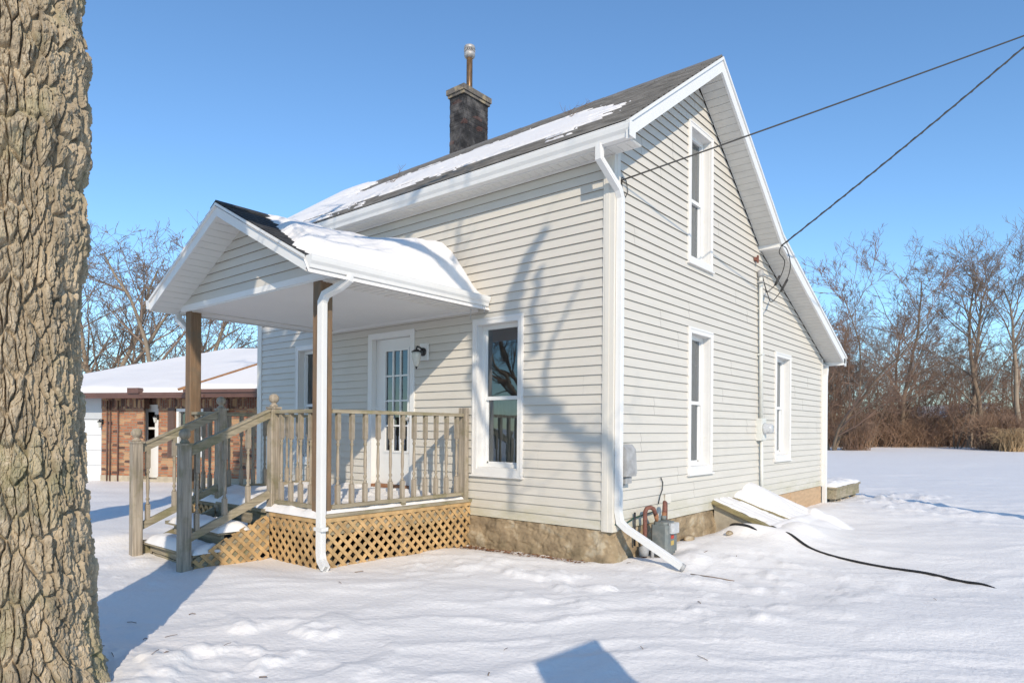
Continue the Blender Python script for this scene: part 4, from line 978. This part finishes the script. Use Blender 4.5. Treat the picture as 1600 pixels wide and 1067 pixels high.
tag(mb.build('twig_litter',twigm),'tiny bits of bark and twig scattered on the snow around the big trunk','litter',kind='stuff')
# ------------------------------------------------------------------ big tree
TX,TY=-.52,-4.98
def trunk_mesh(parent):
    zk=[-.7,-.36,-.30,-.2,-.07,.1,.27,.60,.94,1.27,1.61,1.78,2.01,2.28,2.41,2.6,2.78,2.95,3.12,3.29,3.8,4.6]
    rk=[.50,.45,.43,.405,.385,.375,.365,.342,.304,.286,.280,.293,.320,.300,.335,.325,.307,.332,.275,.295,.33,.36]
    zs=np.arange(-.7,4.6,.0065)
    base=np.interp(zs,zk,rk); k=np.ones(9)/9; base=np.convolve(np.pad(base,4,mode='edge'),k,'valid')
    toc=math.atan2(CAM.y-TY,CAM.x-TX)
    th=np.concatenate([np.linspace(toc-rad(105),toc+rad(105),640),np.linspace(toc+rad(105),toc+2*PI-rad(105),110)[1:-1]])
    Z,T=np.meshgrid(zs,th,indexing='ij'); R=np.repeat(base[:,None],len(th),1)
    # periodic noise through cos/sin
    cx,cy=np.cos(T),np.sin(T)
    def n3(f,fz,seed,o=3): return fbm(cx*f+100,cy*f+Z*fz*.37,Z*fz,oct=o,seed=seed)
    A=T*.34   # arc length
    A=A+.022*n3(2.0,1.6,201,3)+.011*n3(7,8,202,3)+.006*n3(18,24,204,3)
    Zw=Z+.05*n3(3,2,203,2)
    col=np.floor(A*17)
    f1,f2,idv=voro(A*23,Zw*5.2,seed=301,jit=.98)
    e=f2-f1; plate=sstep(.02,.22,e)
    g1,g2,idg=voro(A*42+3,Zw*17,seed=302,jit=.98); small=sstep(.0,.20,g2-g1)
    h1,h2,idh=voro(A*95,Zw*42,seed=303,jit=.98); tiny=sstep(0,.3,h2-h1)
    grain=fbm(A*70,Z*14,oct=4,seed=304)
    big=n3(1.6,1.1,210,3)
    rough=.029*(plate-.65)*(1+.4*big)+.011*plate*(idv-.5)*2+.009*(small-.6)*(.4+.6*plate)+.012*(idg-.5)*plate+.003*(tiny-.5)+.005*(idh-.5)+.007*grain+.008*n3(13,16,211,5)
    lump=.022*n3(1.3,.9,205,2)
    # roots at the foot
    root=0
    for a0,wd,am in((toc+.50,.14,.10),(toc+.05,.18,.12),(toc-.65,.2,.18),(toc-1.25,.2,.20),(toc+1.10,.13,.04),(toc+.28,.09,.09),(toc+.80,.10,.05),(toc+2.4,.3,.2),(toc-2.4,.3,.2)):
        d=np.angle(np.exp(1j*(T-a0-.18*np.sin(Z*4+a0*3)))); root=root+am*np.exp(-(d/wd)**2)*sstep(.10,-.48,Z)**1.3
    # diagonal scar ridges high on the trunk
    d=np.angle(np.exp(1j*(T-(toc-.15)))); sc_=.022*np.exp(-((Z-(3.05-.55*d)+.05*np.sin(d*7))/.05)**2)*sstep(1.2,.3,np.abs(d))
    sc2=.03*np.exp(-((Z-(2.42+.25*np.abs(d-.1)))/.045)**2)*sstep(1.1,.2,np.abs(d))
    Rr=R+rough+lump+root+sc_+sc2
    X=TX+Rr*cx;Y=TY+Rr*cy
    return gridmesh('trunk',X,Y,Z,bark,parent,wrap=True,smooth=False)
tree=thing('foreground_tree','massive deeply furrowed tree trunk in the near foreground left of the porch steps','tree',(TX,TY,-.35))
trunk_mesh(tree)
# limbs, above the picture, whose shade falls on house and porch roof
def wallpt(x,z,t,y=0): return Vector((x,y,z))+Vector((.778,-.628,.549))*t
limbs=MB(); crown=MB()
def visible(p):
    q=px(p); 
    return q is not None and -40<q[0]<1640 and -30<q[1]<1090
def curve(pts,r0,r1,n=9,mb=limbs,wob=.03,sub=6,chk=True):
    P=[Vector(p) for p in pts]; out=[]
    for k in range(len(P)-1):
        p0=P[max(k-1,0)];p1=P[k];p2=P[k+1];p3=P[min(k+2,len(P)-1)]
        for i in range(sub):
            t=i/sub; out.append(.5*((2*p1)+(-p0+p2)*t+(2*p0-5*p1+4*p2-p3)*t*t+(-p0+3*p1-3*p2+p3)*t**3)+Vector((rng.uniform(-wob,wob),rng.uniform(-wob,wob),rng.uniform(-wob,wob))))
    out.append(P[-1]); m=len(out)
    mb.tube(out,[r0+(r1-r0)*i/(m-1) for i in range(m)],n); return out
def twigs(pts,n,L,r,dep=2,lo=0):
    for i in range(n):
        k=rng.randrange(int(lo*len(pts)),len(pts)); p=pts[k]; d=Vector((rng.gauss(0,1),rng.gauss(0,1)*.8,rng.gauss(.3,.7))).normalized()
        sub(p,d,L*rng.uniform(.6,1.2),r*rng.uniform(.7,1.1),dep)
def sub(p,d,L,r,dep):
    pts=[p]; q=p.copy()
    for i in range(5):
        d=(d+Vector((rng.uniform(-.3,.3),rng.uniform(-.3,.3),rng.uniform(-.2,.3)))).normalized(); q=q+d*L/5
        if visible(q): break
        pts.append(q.copy())
    if len(pts)<2: return
    m=len(pts); crown.tube(pts,[r*(1-.65*i/(m-1)) for i in range(m)],4,cap=False)
    if dep>0:
        for p2 in pts[1:]:
            if rng.random()<.62: sub(p2,(d+Vector((rng.gauss(0,.8),rng.gauss(0,.8),rng.gauss(0,.6)))).normalized(),L*.6,r*.55,dep-1)
T0=Vector((TX,TY,4.4))
def P3(u,v,y,t):  # point whose shade falls on picture point (u,v) of plane y
    d=_fw*F_PX+_rt*((u-800)*math.cos(ROLL)+(v-CY)*math.sin(ROLL))-_up*(-(u-800)*math.sin(ROLL)+(v-CY)*math.cos(ROLL))
    k=(y-CAM.y)/d.y; return CAM+d*k+Vector((.778,-.628,.549))*t
# limb whose shade crosses the porch roof snow and rises on the front wall
gp=lambda u,v:P3(u,v,-2.12,4.54)
ST=curve([T0,(-.38,-4.96,4.75),gp(372,470),gp(366,420),gp(345,368),(-.30,-5.0,6.9)],.31,.19,n=14,wob=.015)
curve([(-.45,-4.97,4.55),gp(308,500),gp(316,455),gp(328,405)],.12,.08)
curve([gp(352,405),gp(385,368),gp(420,330)],.15,.12)
LA=curve([gp(366,425),gp(392,392),gp(425,362),(1.6,-4.9,6.45),(2.6,-4.9,6.6),(3.4,-4.9,6.75),(4.1,-4.88,6.55)],.17,.085)
LB=curve([P3(792,560,0,7.8),P3(800,480,0,7.8),P3(822,415,0,7.8),P3(850,362,0,7.8)],.11,.05)
LB2=curve([P3(835,560,0,7.8),P3(832,480,0,7.8),P3(843,420,0,7.8)],.05,.03)
LC=curve([LA[-1],P3(760,560,0,7.8),P3(820,620,0,7.8),P3(870,652,0,7.8),P3(905,688,0,7.8),P3(938,692,0,7.8),P3(958,724,0,7.8),P3(975,790,0,7.8)],.095,.04)
curve([LA[-1],P3(792,560,0,7.8)],.085,.08)
curve([P3(870,652,0,7.8),P3(845,590,0,7.8),P3(870,520,0,7.8),P3(905,440,0,7.8)],.035,.014)
curve([P3(905,688,0,7.8),P3(915,740,0,7.8),P3(920,800,0,7.8)],.025,.015)
LD=curve([P3(760,560,0,7.8),P3(730,590,0,7.8),P3(752,640,0,7.8),P3(790,700,0,7.8),P3(800,800,0,7.8)],.035,.02)
curve([P3(700,470,0,7.8),P3(715,380,0,7.8),P3(735,270,0,7.8)],.028,.012)
LE=curve([(-.14,-4.97,6.3),(-.75,-5.1,7.0),(-1.3,-5.2,8.0),(-1.2,-5.3,9.4)],.22,.10)
LF=curve([T0,(-.6,-5.6,5.6),(-.3,-6.6,7.2),(.4,-7.6,8.6)],.2,.08)
LG=curve([(-.15,-5.,6.4),(.2,-4.9,7.0),(.7,-5.1,7.9),(1.5,-5.0,9.2)],.15,.06)
LH=curve([(-.40,-4.98,4.9),(-1.1,-4.95,5.5),(-1.9,-4.9,6.6),(-2.5,-4.8,7.9)],.13,.05)
LI=curve([(1.6,-4.9,6.45),(2.3,-4.6,7.4),(3.4,-4.4,8.4)],.08,.03)
limbs.build('limb',bark,tree)
for pts,n,L_,r in((LA,10,1.0,.014),(LB,3,.6,.010),(LC,7,.6,.010),(LD,4,.5,.009),(LE,10,1.6,.025),(LG,12,1.4,.02),(LH,12,1.5,.02),(LI,9,1.2,.015),(LF,10,1.5,.02)): twigs(pts,n,L_,r,2,.15)
crown.build('branches',bark,tree)
# ------------------------------------------------------------------ bare trees
def bare_tree(seed,H,r0,spread=.5,ntr=1,nb=7,tw=.009,lift=.5,bend=.13,clear=.3,fine=1.):
    """central leaders with long rising limbs; twigs only at the ends"""
    R=random.Random(seed); tr=MB(); cr=MB()
    def limb(p,d,r,L,lev,mbx,n=7):
        pts=[p]; rs=[r]; q=p.copy(); out=[]
        for i in range(n):
            d=(d+Vector((R.gauss(0,bend),R.gauss(0,bend),R.gauss(0,bend*.5)+.05*lift*(lev>0)))).normalized(); q=q+d*(L/n)
            t=(i+1)/n; rr=max(r*(1-.8*t),tw*.7); pts.append(q.copy()); rs.append(rr); out.append((t,q.copy(),d.copy(),rr))
        mbx.tube(pts,rs,{0:9,1:6,2:4}.get(lev,3),cap=False)
        if lev>=4: return
        cnt={0:nb,1:6,2:4*fine,3:3*fine}[lev]; cnt=int(cnt+R.random())
        for k in range(cnt):
            t=R.uniform(clear if lev==0 else .22,1.0); i=min(n-1,int(t*n)); _,q0,d0,rr=out[i]
            if i>0:
                _,qa,_,ra=out[i-1]; f=R.random(); q0=qa.lerp(q0,f)
            a=R.uniform(0,6.28); v=Vector((math.cos(a),math.sin(a),0)); v=(v-d0*v.dot(d0)).normalized()
            sp=spread*R.uniform(.7,1.5)*(1.25 if lev>0 else 1)
            nl={0:H*.50,1:L*.55,2:L*.5,3:L*.55}[lev]*R.uniform(.55,1.1)*(1.15-.5*t if lev==0 else 1)
            nr=max(rr*R.uniform(.5,.8) if lev<2 else rr*.6,tw*(1.2 if lev<2 else .8))
            limb(q0,(d0+v*sp+Vector((0,0,.25*lift))).normalized(),nr,nl,lev+1,cr,n={0:7,1:5,2:4}.get(lev,3))
    for i in range(ntr):
        a=i*6.28/ntr+R.uniform(0,1.); lean=.04 if ntr==1 else R.uniform(.18,.4)
        limb(Vector((math.cos(a)*.08*(ntr>1),math.sin(a)*.08*(ntr>1),-.3)),Vector((math.cos(a)*lean,math.sin(a)*lean,1)).normalized(),r0*(1 if ntr==1 else .75),H*R.uniform(.85,1.),0,tr,n=10)
    return tr,cr
KINDS=[]
def kind(seed,H,r0,tm,cm,**k):
    tr,cr=bare_tree(seed,H,r0,**k); KINDS.append((tr,cr,tm,cm,[None,None]))
kind(11,12.,.19,barkfar2,twigm,spread=.55,nb=11,clear=.36,fine=1.5,tw=.012)            #0 tall tree
kind(23,11.8,.17,barkfar,twigm,spread=.75,nb=11,clear=.22,fine=1.5,tw=.012)           #1
kind(37,10.,.12,barkfar,twigr,spread=.6,ntr=3,nb=7,clear=.15,fine=1.4,tw=.011)       #2 multi stem
kind(41,9.,.10,barkfar,twigm,spread=.55,ntr=2,nb=8,clear=.2,fine=1.4)        #3
kind(53,7.,.06,barkfar,twigr,spread=.5,ntr=4,nb=4,clear=.15,fine=.8)#4 saplings
kind(67,11.,.24,barkfar2,twigm,spread=.8,ntr=3,nb=8,clear=.10,bend=.13,fine=1.1,tw=.012)  #5 broad yard tree
kind(71,10.5,.22,barkfar2,twigm,spread=.7,ntr=2,nb=9,clear=.12,bend=.12,fine=1.1,tw=.012) #6
kind(83,12.5,.62,barkfar2,twigm,spread=.6,nb=5,clear=.62,fine=.7,tw=.014) #7
def place_tree(k,x,y,rz,s,label,group=None,name='bare_tree'):
    tr,cr,tm,cm,cache=KINDS[k]; z=float(ground_h(x,y))
    e=thing(name,label,'tree',(x,y,z),rz,group); e.scale=(s,s,s*1.0); e['_o']=[0,0,0]
    if cache[0] is None:
        cache[0]=tr.build('trunk',tm,e); cache[1]=cr.build('crown',cm,e)
    else:
        for i in(0,1):
            c=cache[i].copy(); sc.collection.objects.link(c); c.parent=e
    return e
def at(u,D):   # ground point seen at picture column u, D metres deep
    p=CAM+_fw*D+_rt*((u-800)/F_PX*D); return p.x,p.y
hero=[(1408,46,1,.3,1.0,'tall forked tree with reddish brown limbs standing alone in front of the thicket'),
 (1512,44,0,1.2,1.0,'tall tree with straight trunk and snow caught in its low fork, left of a twin'),
 (1532,43,1,2.6,1.02,'tall leaning tree with dark trunk base right of its straight neighbour'),
 (1300,40,2,0.4,1.05,'bushy many stemmed tree with reddish twigs just beyond the rear eave'),
 (1600,42,0,4.0,.95,'tall bare tree at the far right side of the thicket, cut by the picture')]
for u,D,k,rz,s,lb in hero: x,y=at(u,D); place_tree(k,x,y,rz,s,lb)
R2=random.Random(5)
for i in range(38):
    u=(R2.uniform(1215,1690) if i%3 else R2.uniform(1215,1380)); D=R2.uniform(49,72); k=R2.choice((2,3,3,1,4,2)); x,y=at(u,D)
    place_tree(k,x,y,R2.uniform(0,6.28),R2.uniform(.72,1.05)*(1 if D<60 else 1.1),'slender leafless tree among the crowded thicket at the far side of the snowy field','bare trees in the far thicket')
for i in range(16):
    u=1240+i*28+R2.uniform(-10,10); D=R2.uniform(42,48); x,y=at(u,D)
    place_tree(4,x,y,R2.uniform(0,6.28),R2.uniform(.55,.9),'low leafless sapling clump at the front edge of the brush beyond the field','sapling clumps at the brush edge')
# left background
for (u,D,k,rz,s,lb) in((268,33,5,.5,.97,'broad spreading bare tree rising right behind the brick house'),
                       (160,34,5,2.2,.98,'wide bare tree behind the brick house, nearest the foreground trunk'),
                       (215,36,6,1.0,1.12,'forked bare tree between two broad ones behind the brick house'),
                       (128,33,6,3.0,1.05,'bare tree half hidden by the foreground trunk behind the brick house'),
                       (240,42,1,4.0,.95,'straight trunked bare tree set back behind the broad trees and the brick house'),
                       (305,44,1,1.4,.66,'small bare tree seen just left of the porch corner post'),
                       (345,46,3,.2,.78,'small bare tree seen under the porch roof right of the corner post'),
                       (388,48,2,.9,.66,'small bare tree seen under the porch roof beside the house corner')):
    x,y=at(u,D); place_tree(k,x,y,rz,s,lb)
for i in range(9):
    u=60+i*42; D=R2.uniform(55,70); x,y=at(u,D); place_tree(R2.choice((1,3,2)),x,y,R2.uniform(0,6),R2.uniform(.65,.8),'distant leafless tree seen beyond the snowy roof of the brick house','distant trees behind the brick house')
# trees off to the right whose shade streaks the field
for (x,y,k,s) in((26,14,1,1.),(33,22,0,1.)): place_tree(k,x,y,1.,s,'bare tree standing in the side yard to the right, outside the photographed view','side yard trees')
place_tree(7,-3.9,-6.4,.4,1.,'thick trunked bare tree left of the photographed view whose shade crosses the yard')
# trees across the street, seen in the window reflections
for (x,y,k,s) in((-8,-26,5,1.0),(-16,-22,0,1.1),(-1,-30,5,1.),(12,-30,1,1.),(-24,-30,5,1.1)): place_tree(k,x,y,x,s,'bare tree across the street facing the house','trees across the street')
# underbrush
def brush():
    mb=MB(); R=random.Random(99)
    for i in range(6500):
        u=R.uniform(1205,1700); D=R.uniform(44,58)**1.0; x,y=at(u,D); z=float(ground_h(x,y))-.1
        dn=.5+.5*float(vn(np.array([x*.22]),np.array([y*.22]),seed=4)[0]); H=R.uniform(.9,2.9)*(.45+1.0*dn)*(1.45 if u<1400 else .95)
        if 1462<u<1500: H*=.55
        a=R.uniform(0,6.28); l=R.uniform(.2,1.7)*H*.55; p=Vector((x,y,z)); j=lambda k:Vector((R.gauss(0,k),R.gauss(0,k),R.gauss(0,k*.6))); pts=[p,p+Vector((math.cos(a)*l*.25,math.sin(a)*l*.25,H*.45))+j(.12),p+Vector((math.cos(a)*l*.65,math.sin(a)*l*.65,H*.8))+j(.18),p+Vector((math.cos(a)*l*1.1,math.sin(a)*l*1.1,H*R.uniform(.55,1.)))+j(.2)]
        r=R.uniform(.010,.022); mb.tube(pts,[r,r*.8,r*.6,r*.35],3,cap=False)
        for q in range(4):
            b=pts[R.choice((1,2))]; a2=R.uniform(0,6.28); l2=R.uniform(.3,1.1); mb.tube([b,b+Vector((math.cos(a2)*l2*.5,math.sin(a2)*l2*.5,l2*.6)),b+Vector((math.cos(a2)*l2,math.sin(a2)*l2,l2*.8))],[r*.55,r*.45,r*.3],3,cap=False)
    return mb
o=brush().build('underbrush',brushm); tag(o,'dense tan and brown brush along the far side of the snowy field','brush',kind='stuff')
# distinct shrubs in front of the brush
def shrub(u,D,H,wd,n,m,label,seed):
    R=random.Random(seed); x,y=at(u,D); z=float(ground_h(x,y)); mb=MB()
    for i in range(n):
        a=R.uniform(0,6.28); l=wd*R.random()**.7; p=Vector((R.gauss(0,wd*.25),R.gauss(0,wd*.25),-.05)); h=H*R.uniform(.4,1.); pts=[p,p+Vector((math.cos(a)*l*.35,math.sin(a)*l*.35,h*.65)),p+Vector((math.cos(a)*l*.8,math.sin(a)*l*.8,h*.95)),p+Vector((math.cos(a)*l*1.2,math.sin(a)*l*1.2,h*R.uniform(.5,1.)))]
        r=R.uniform(.008,.018); mb.tube(pts,[r,r*.8,r*.6,r*.4],3,cap=False)
    e=thing('shrub',label,'shrub',(x,y,z)); e['_o']=[0,0,0]; mb.build('stems',m,e)
shrub(1582,38,1.5,1.1,420,drygrass,'tan dry shrub in front of the thicket at the far right',1)
shrub(1560,40,2.4,1.9,900,brushm,'taller brown tangled shrub behind the tan one at the far right',2)
shrub(1335,40,1.9,1.3,420,brushm,'brown leafless shrub near the rear corner of the house at the field edge',3)
# far pale house in the thicket
x,y=at(1482,66); fh=thing('far_house','low pale house with a snowy roof glimpsed through the far trees','house',(x,y,.3),rad(-40)); fh['_o']=[0,0,0]
mb=MB(); mb.box(-4.5,4.5,-3,3,-.5,2.3); mb.build('wall',pale_h,fh)
mb=MB(); mb.prism([(-3.4,2.2),(3.4,2.2),(0,3.5)],lambda u,v,t:(t,u,v),-4.9,4.9); recalc(mb.build('roof',roofsnow_m,fh))
mb=MB(); 
for xx in(-3.,-.5,2.4): mb.box(xx,xx+.9,-3.03,-3.0,.9,1.9)
mb.build('window',room_in,fh)
# ------------------------------------------------------------------ neighbour's brick house (local frame: x along front, y back)
NH=(-16.75,.9,-.45)
nh=thing('brick_house','single storey orange brick house with brown gutter and deep snow on its hip roof','house',NH,rad(25.8)); nh['_o']=[0,0,0]
def B(name,m,fn,parent=nh): mb=MB(); fn(mb); return mb.build(name,m,parent)
EZ=2.28
B('brick_wall',brick,lambda m:(m.box(-.02,1.37,0,.05,.16,1.98),m.box(1.84,2.42,0,.2,.16,1.98),m.box(3.25,3.97,0,.2,.16,1.98),m.box(4.0,12,-.02,.2,.16,1.98),m.box(2.42,3.25,0,.2,.16,.7),
    m.box(1.60,1.84,.32,.45,.16,1.98),m.box(.7,1.08,.32,.45,.16,1.98)))
B('soldier_course',soldier,lambda m:(m.box(-.02,1.37,-.012,.2,1.98,2.27),m.box(1.84,12,-.032,.2,1.98,2.27),m.box(.7,1.84,.30,.45,2.10,2.27)))
B('stone_base',mortar,lambda m:(m.box(-.02,1.37,-.03,.2,-.3,.16),m.box(1.84,12,-.05,.2,-.3,.16),m.box(.7,1.84,.34,.47,-.3,.16)))
B('porch_step',mortar,lambda m:m.box(1.37,1.84,-.05,.33,-.3,.08))
B('side_wall',brick,lambda m:(m.box(-3.3,-3.1,0,8,-.3,2.27),m.box(-3.1,12,7.8,8,-.3,2.27),m.box(11.8,12,0.2,7.8,-.3,2.27)))
gd=B('garage_door',garage_m,lambda m:[m.box(-2.75,-.06,.06,.10,.0+i*.42,.0+i*.42+.41) for i in range(4)]+[m.box(-2.68+j*.335,-2.68+j*.335+.27,.045,.06,.07+i*.42,.34+i*.42) for i in range(4) for j in range(8)])
B('garage_header',garage_h,lambda m:(m.box(-3.1,-.02,.03,.12,1.69,1.95),m.box(-3.1,-.02,.0,.12,1.95,2.27),m.box(-3.1,-2.75,0,.1,-.2,1.7),m.box(-.06,-.02,.02,.1,0,1.7)))
dr=B('entry_door',white,lambda m:(m.box(1.08,1.15,.26,.34,.10,2.1),m.box(1.53,1.60,.26,.34,.10,2.1),m.box(1.15,1.53,.26,.34,2.03,2.1),m.box(1.15,1.22,.29,.33,.1,2.03),m.box(1.46,1.53,.29,.33,.1,2.03),m.box(1.22,1.46,.29,.33,.1,1.0),m.box(1.22,1.46,.29,.33,1.42,1.48),m.box(1.22,1.46,.29,.33,1.9,2.03)))
B('pane',glass,lambda m:m.add([(1.22,.31,1.),(1.46,.31,1.),(1.46,.31,1.9),(1.22,.31,1.9)],[(0,1,2,3)]),dr)
B('inner_wall',room_in,lambda m:m.box(.7,1.8,.9,1.0,0,2.2))
wn=B('window',white,lambda m:(m.box(2.42,2.49,-.02,.12,.7,1.98),m.box(3.18,3.25,-.02,.12,.7,1.98),m.box(2.49,3.18,-.02,.12,.7,.77),m.box(2.49,3.18,-.02,.12,1.9,1.98),m.box(2.49,3.18,.02,.08,1.32,1.38)))
B('pane',glass,lambda m:m.add([(2.49,.06,.77),(3.18,.06,.77),(3.18,.06,1.9),(2.49,.06,1.9)],[(0,1,2,3)]),wn)
for xx in(2.16,3.27): B('shutter',brown_sh,lambda m:[m.box(xx,xx+.22,-.04,0,.68,2.0)]+[m.box(xx+.03,xx+.19,-.055,-.04,.74+i*.06,.77+i*.06) for i in range(20)])
B('trellis_pole',brown_trim,lambda m:[m.tube([(x,-.06,0),(x,-.06,2.2)],.018,6) for x in (.22,.32,.58)])
B('downspout',brown_trim,lambda m:(m.tube([(4.35,-.5,2.2),(4.1,-.2,2.0),(3.95,-.07,1.9),(3.95,-.07,.1)],.045,6)))
# roof
def nroof(m,z0,t,off):
    e0=-.5-off; x0,x1,y0,y1=-3.7-off,12.5,e0,8.5; zr=z0+.36*4.5+t; c=4.0; xl=x0+4.5+.5
    v=[(x0,y0,z0),(x1,y0,z0),(x1,y1,z0),(x0,y1,z0),(xl,c,zr),(x1,c,zr)]
    m.add(v,[(0,1,5,4),(3,0,4),(2,3,4,5),(1,2,5),(0,3,2,1)])
B('roof',shing_d,lambda m:nroof(m,EZ+.02,0,0))
def snowroof():
    xs=np.arange(-3.75,9.0,.08); ys=np.arange(-.58,4.1,.06); X,Y=np.meshgrid(xs,ys)
    zf=EZ+.36*(Y+.5); zl=EZ+.36*(X+3.7)*.98; base=np.minimum(zf,zl)
    e=np.minimum(Y+.58,X+3.75); t=(.16+.03*fbm(X*.8,Y*.9,oct=3,seed=140)+.04*np.sin(X*.9+.5)*sstep(1.2,.2,Y))*np.sqrt(sstep(-.02,.30+.12*vn(X*.8,Y*0,seed=141),e))
    return gridmesh('roof_snow',X,Y,base+t+.02,roofsnow_m,nh)
snowroof()
B('soffit',brown_trim,lambda m:m.box(-3.7,12.5,-.5,.9,EZ-.01,EZ+.015))
def ngut(m):
    gutter(m,(-3.72,-.5,0),(3.85,-.5,0),(0,-1,0),EZ+.10,h=.14,wd=.11); gutter(m,(3.85,-.72,0),(12.5,-.72,0),(0,-1,0),EZ+.10,h=.14,wd=.11); m.box(3.80,3.90,-.82,-.5,EZ-.04,EZ+.10)
B('gutter',brown_trim,ngut)
B('gutter_outlet',brown_trim,lambda m:m.box(1.45,1.80,-.66,-.5,EZ+.08,EZ+.22))
# raised wing roof at the right
A_=(3.30,-.86,2.40);Bp=(4.61,1.3,3.38)
def wing(m):
    m.add([A_,(12.5,-.86,2.40),(12.5,1.3,3.38),Bp],[(0,1,2,3)]); m.box(3.35,12.5,-.88,-.80,2.36,2.44)
B('wing_roof',brown_trim,wing)
def wsnow():
    s=np.linspace(0,1,60); q=np.linspace(0,1,60); S,Q=np.meshgrid(s,q)
    y=-.86+2.16*Q; xl=3.30+1.31*Q+.24; X=xl+(12.5-xl)*S**1.6; t=.10*np.sqrt(sstep(0,.03,S))*np.sqrt(sstep(0,.06,Q))*(1+.2*fbm(X,y,oct=2,seed=150))
    return gridmesh('wing_snow',X,y,2.41+.98*Q+t,roofsnow_m,nh)
wsnow()
B('hip_flashing',ply_br,lambda m:(m.bar((3.26,-.92,2.43),(4.75,1.5,3.53),.16,.06)))
def nlamp(x,y,z,lb):
    l=thing('wall_lantern',lb,'lamp',NH); l.rotation_euler=(0,0,rad(25.8)); l['_o']=[0,0,0]
    mb=MB(); mb.box(x-.03,x+.03,y-.02,y,z,z+.14); mb.tube([(x,y,z+.1),(x,y-.08,z+.14),(x,y-.1,z+.1)],.012,6); mb.lathe((x,y-.1,z-.08),[(.03,0),(.035,.01),(.005,.02)],6); mb.lathe((x,y-.1,z+.06),[(.075,0),(.06,.02),(.02,.05),(.005,.07)],6); mb.build('bracket',blackmetal,l)
    mb=MB(); mb.lathe((x,y-.1,z-.07),[(.03,0),(.055,.13)],6,False); mb.build('lamp_shade',lampglass,l)
nlamp(.02,-.0,1.55,'black wall lantern beside the garage door of the brick house')
nlamp(1.84,-.02,1.68,'black wall lantern beside the entry recess of the brick house')
# ------------------------------------------------------------------ overhead wires and pole
PO=Vector((5.9,5.55,0))
def zplane(A,u,v,x,y):
    d=_fw*F_PX+_rt*((u-800)*math.cos(ROLL)+(v-CY)*math.sin(ROLL))-_up*(-(u-800)*math.sin(ROLL)+(v-CY)*math.cos(ROLL))
    n=(Vector(A)-CAM).cross(d); return CAM.z-(n.x*(x-CAM.x)+n.y*(y-CAM.y))/n.z
A1=Vector((.03,.10,3.645)); A2=Vector((.42,4.02,3.754))
z1=zplane(A1,1600,52,PO.x,PO.y); z2=zplane(A2,1600,62,PO.x,PO.y)
def sag(a,b,s,n=40):
    a=Vector(a);b=Vector(b); return [a.lerp(b,i/n)-Vector((0,0,s*4*(i/n)*(1-i/n))) for i in range(n+1)]
mb=MB(); mb.tube(sag(A1,(PO.x,PO.y,z1),.03),.0085,6)
mb.tube([A1,A1+Vector((.0,.02,.04)),A1+Vector((0,.10,.03)),A1+Vector((0,.14,-.08)),A1+Vector((0,.09,-.15)),A1+Vector((0,.03,-.10)),A1+Vector((0,.01,0))],.005,5)
mb.tube([A1,(.03,.10,3.3),(.03,.14,3.0)],.004,5)
tag(mb.build('telephone_wire',wirem,loc=tuple(A1)),'thin black wire running from the front upper corner of the gable wall','wire')
mb=MB(); pts=sag(A2,(PO.x,PO.y,z2),.10); mb.tube(pts,.011,6)
off=[p+Vector((.012*math.sin(i*1.2),.0,.012*math.cos(i*1.2))) for i,p in enumerate(sag(A2,(PO.x,PO.y,z2),.10,160))]; mb.tube(off,.006,4)
curve([A2,A2+Vector((-.03,.0,-.10)),A2+Vector((-.02,.22,-.20)),A2+Vector((-.12,.25,-.45)),A2+Vector((-.25,.15,-.62)),(.10,4.30,3.22),(.08,4.22,3.40)],.007,.007,5,mb,0.)
curve([A2,A2+Vector((-.0,.25,.0)),A2+Vector((.0,.42,-.22)),A2+Vector((-.06,.35,-.50)),A2+Vector((-.2,.22,-.76)),(.14,4.28,3.12),(.08,4.20,3.40)],.007,.007,5,mb,0.)
mb.tube([A2+Vector((-.10,.25,-.38)),A2+Vector((-.16,.22,-.52))],.018,6); mb.tube([A2+Vector((-.03,.38,-.42)),A2+Vector((-.10,.31,-.60))],.018,6)
tag(mb.build('power_line',wirem,loc=tuple(A2)),'twisted black service cable looping down to the meter riser from the rear rake','wire')
up_=thing('utility_pole','tall wooden utility pole in the side yard right of the house holding both wires','utility pole',(PO.x,PO.y,-.4))
mb=MB(); mb.tube([(PO.x,PO.y,-.9),(PO.x,PO.y,max(z1,z2)+.4)],[.14,.10],14); mb.build('pole',pole_m,up_)
mb=MB(); mb.box(PO.x-.16,PO.x-.1,PO.y-.03,PO.y+.03,z1-.05,z1+.05); mb.box(PO.x-.16,PO.x-.1,PO.y-.03,PO.y+.03,z2-.05,z2+.05); mb.build('cable_clamp',galv,up_)
# ------------------------------------------------------------------ unseen sign board guessed from its shadow, added off frame to cast it
sg=thing('unseen_sign','unseen sign board on a post, guessed and added to cast the foreground shadow','sign',(4.3,-5.0,-.35))
hv=Vector((.778,-.628,0)); t_=4.0
a=Vector((1.171,-2.805,-.33))+Vector((.778,-.628,.549))*t_; b=Vector((1.214,-2.196,-.33))+Vector((.778,-.628,.549))*t_
mb=MB(); th_=Vector((.02,0,0)); zb_=.75
mb.add([(a.x,a.y,zb_),(b.x,b.y,zb_),(b.x,b.y,b.z),(a.x,a.y,a.z),(a.x+.02,a.y,zb_),(b.x+.02,b.y,zb_),(b.x+.02,b.y,b.z),(a.x+.02,a.y,a.z)],[(0,1,2,3),(7,6,5,4),(0,4,5,1),(1,5,6,2),(2,6,7,3),(3,7,4,0)]); mb.build('panel',signm,sg)
mb=MB(); mb.box(a.x+.03,a.x+.07,(a.y+b.y)/2-.02,(a.y+b.y)/2+.02,-.6,zb_+.4); mb.build('post',signm,sg)
# ------------------------------------------------------------------ tidy
for o in bpy.data.objects:
    if '_o' in o: del o['_o']
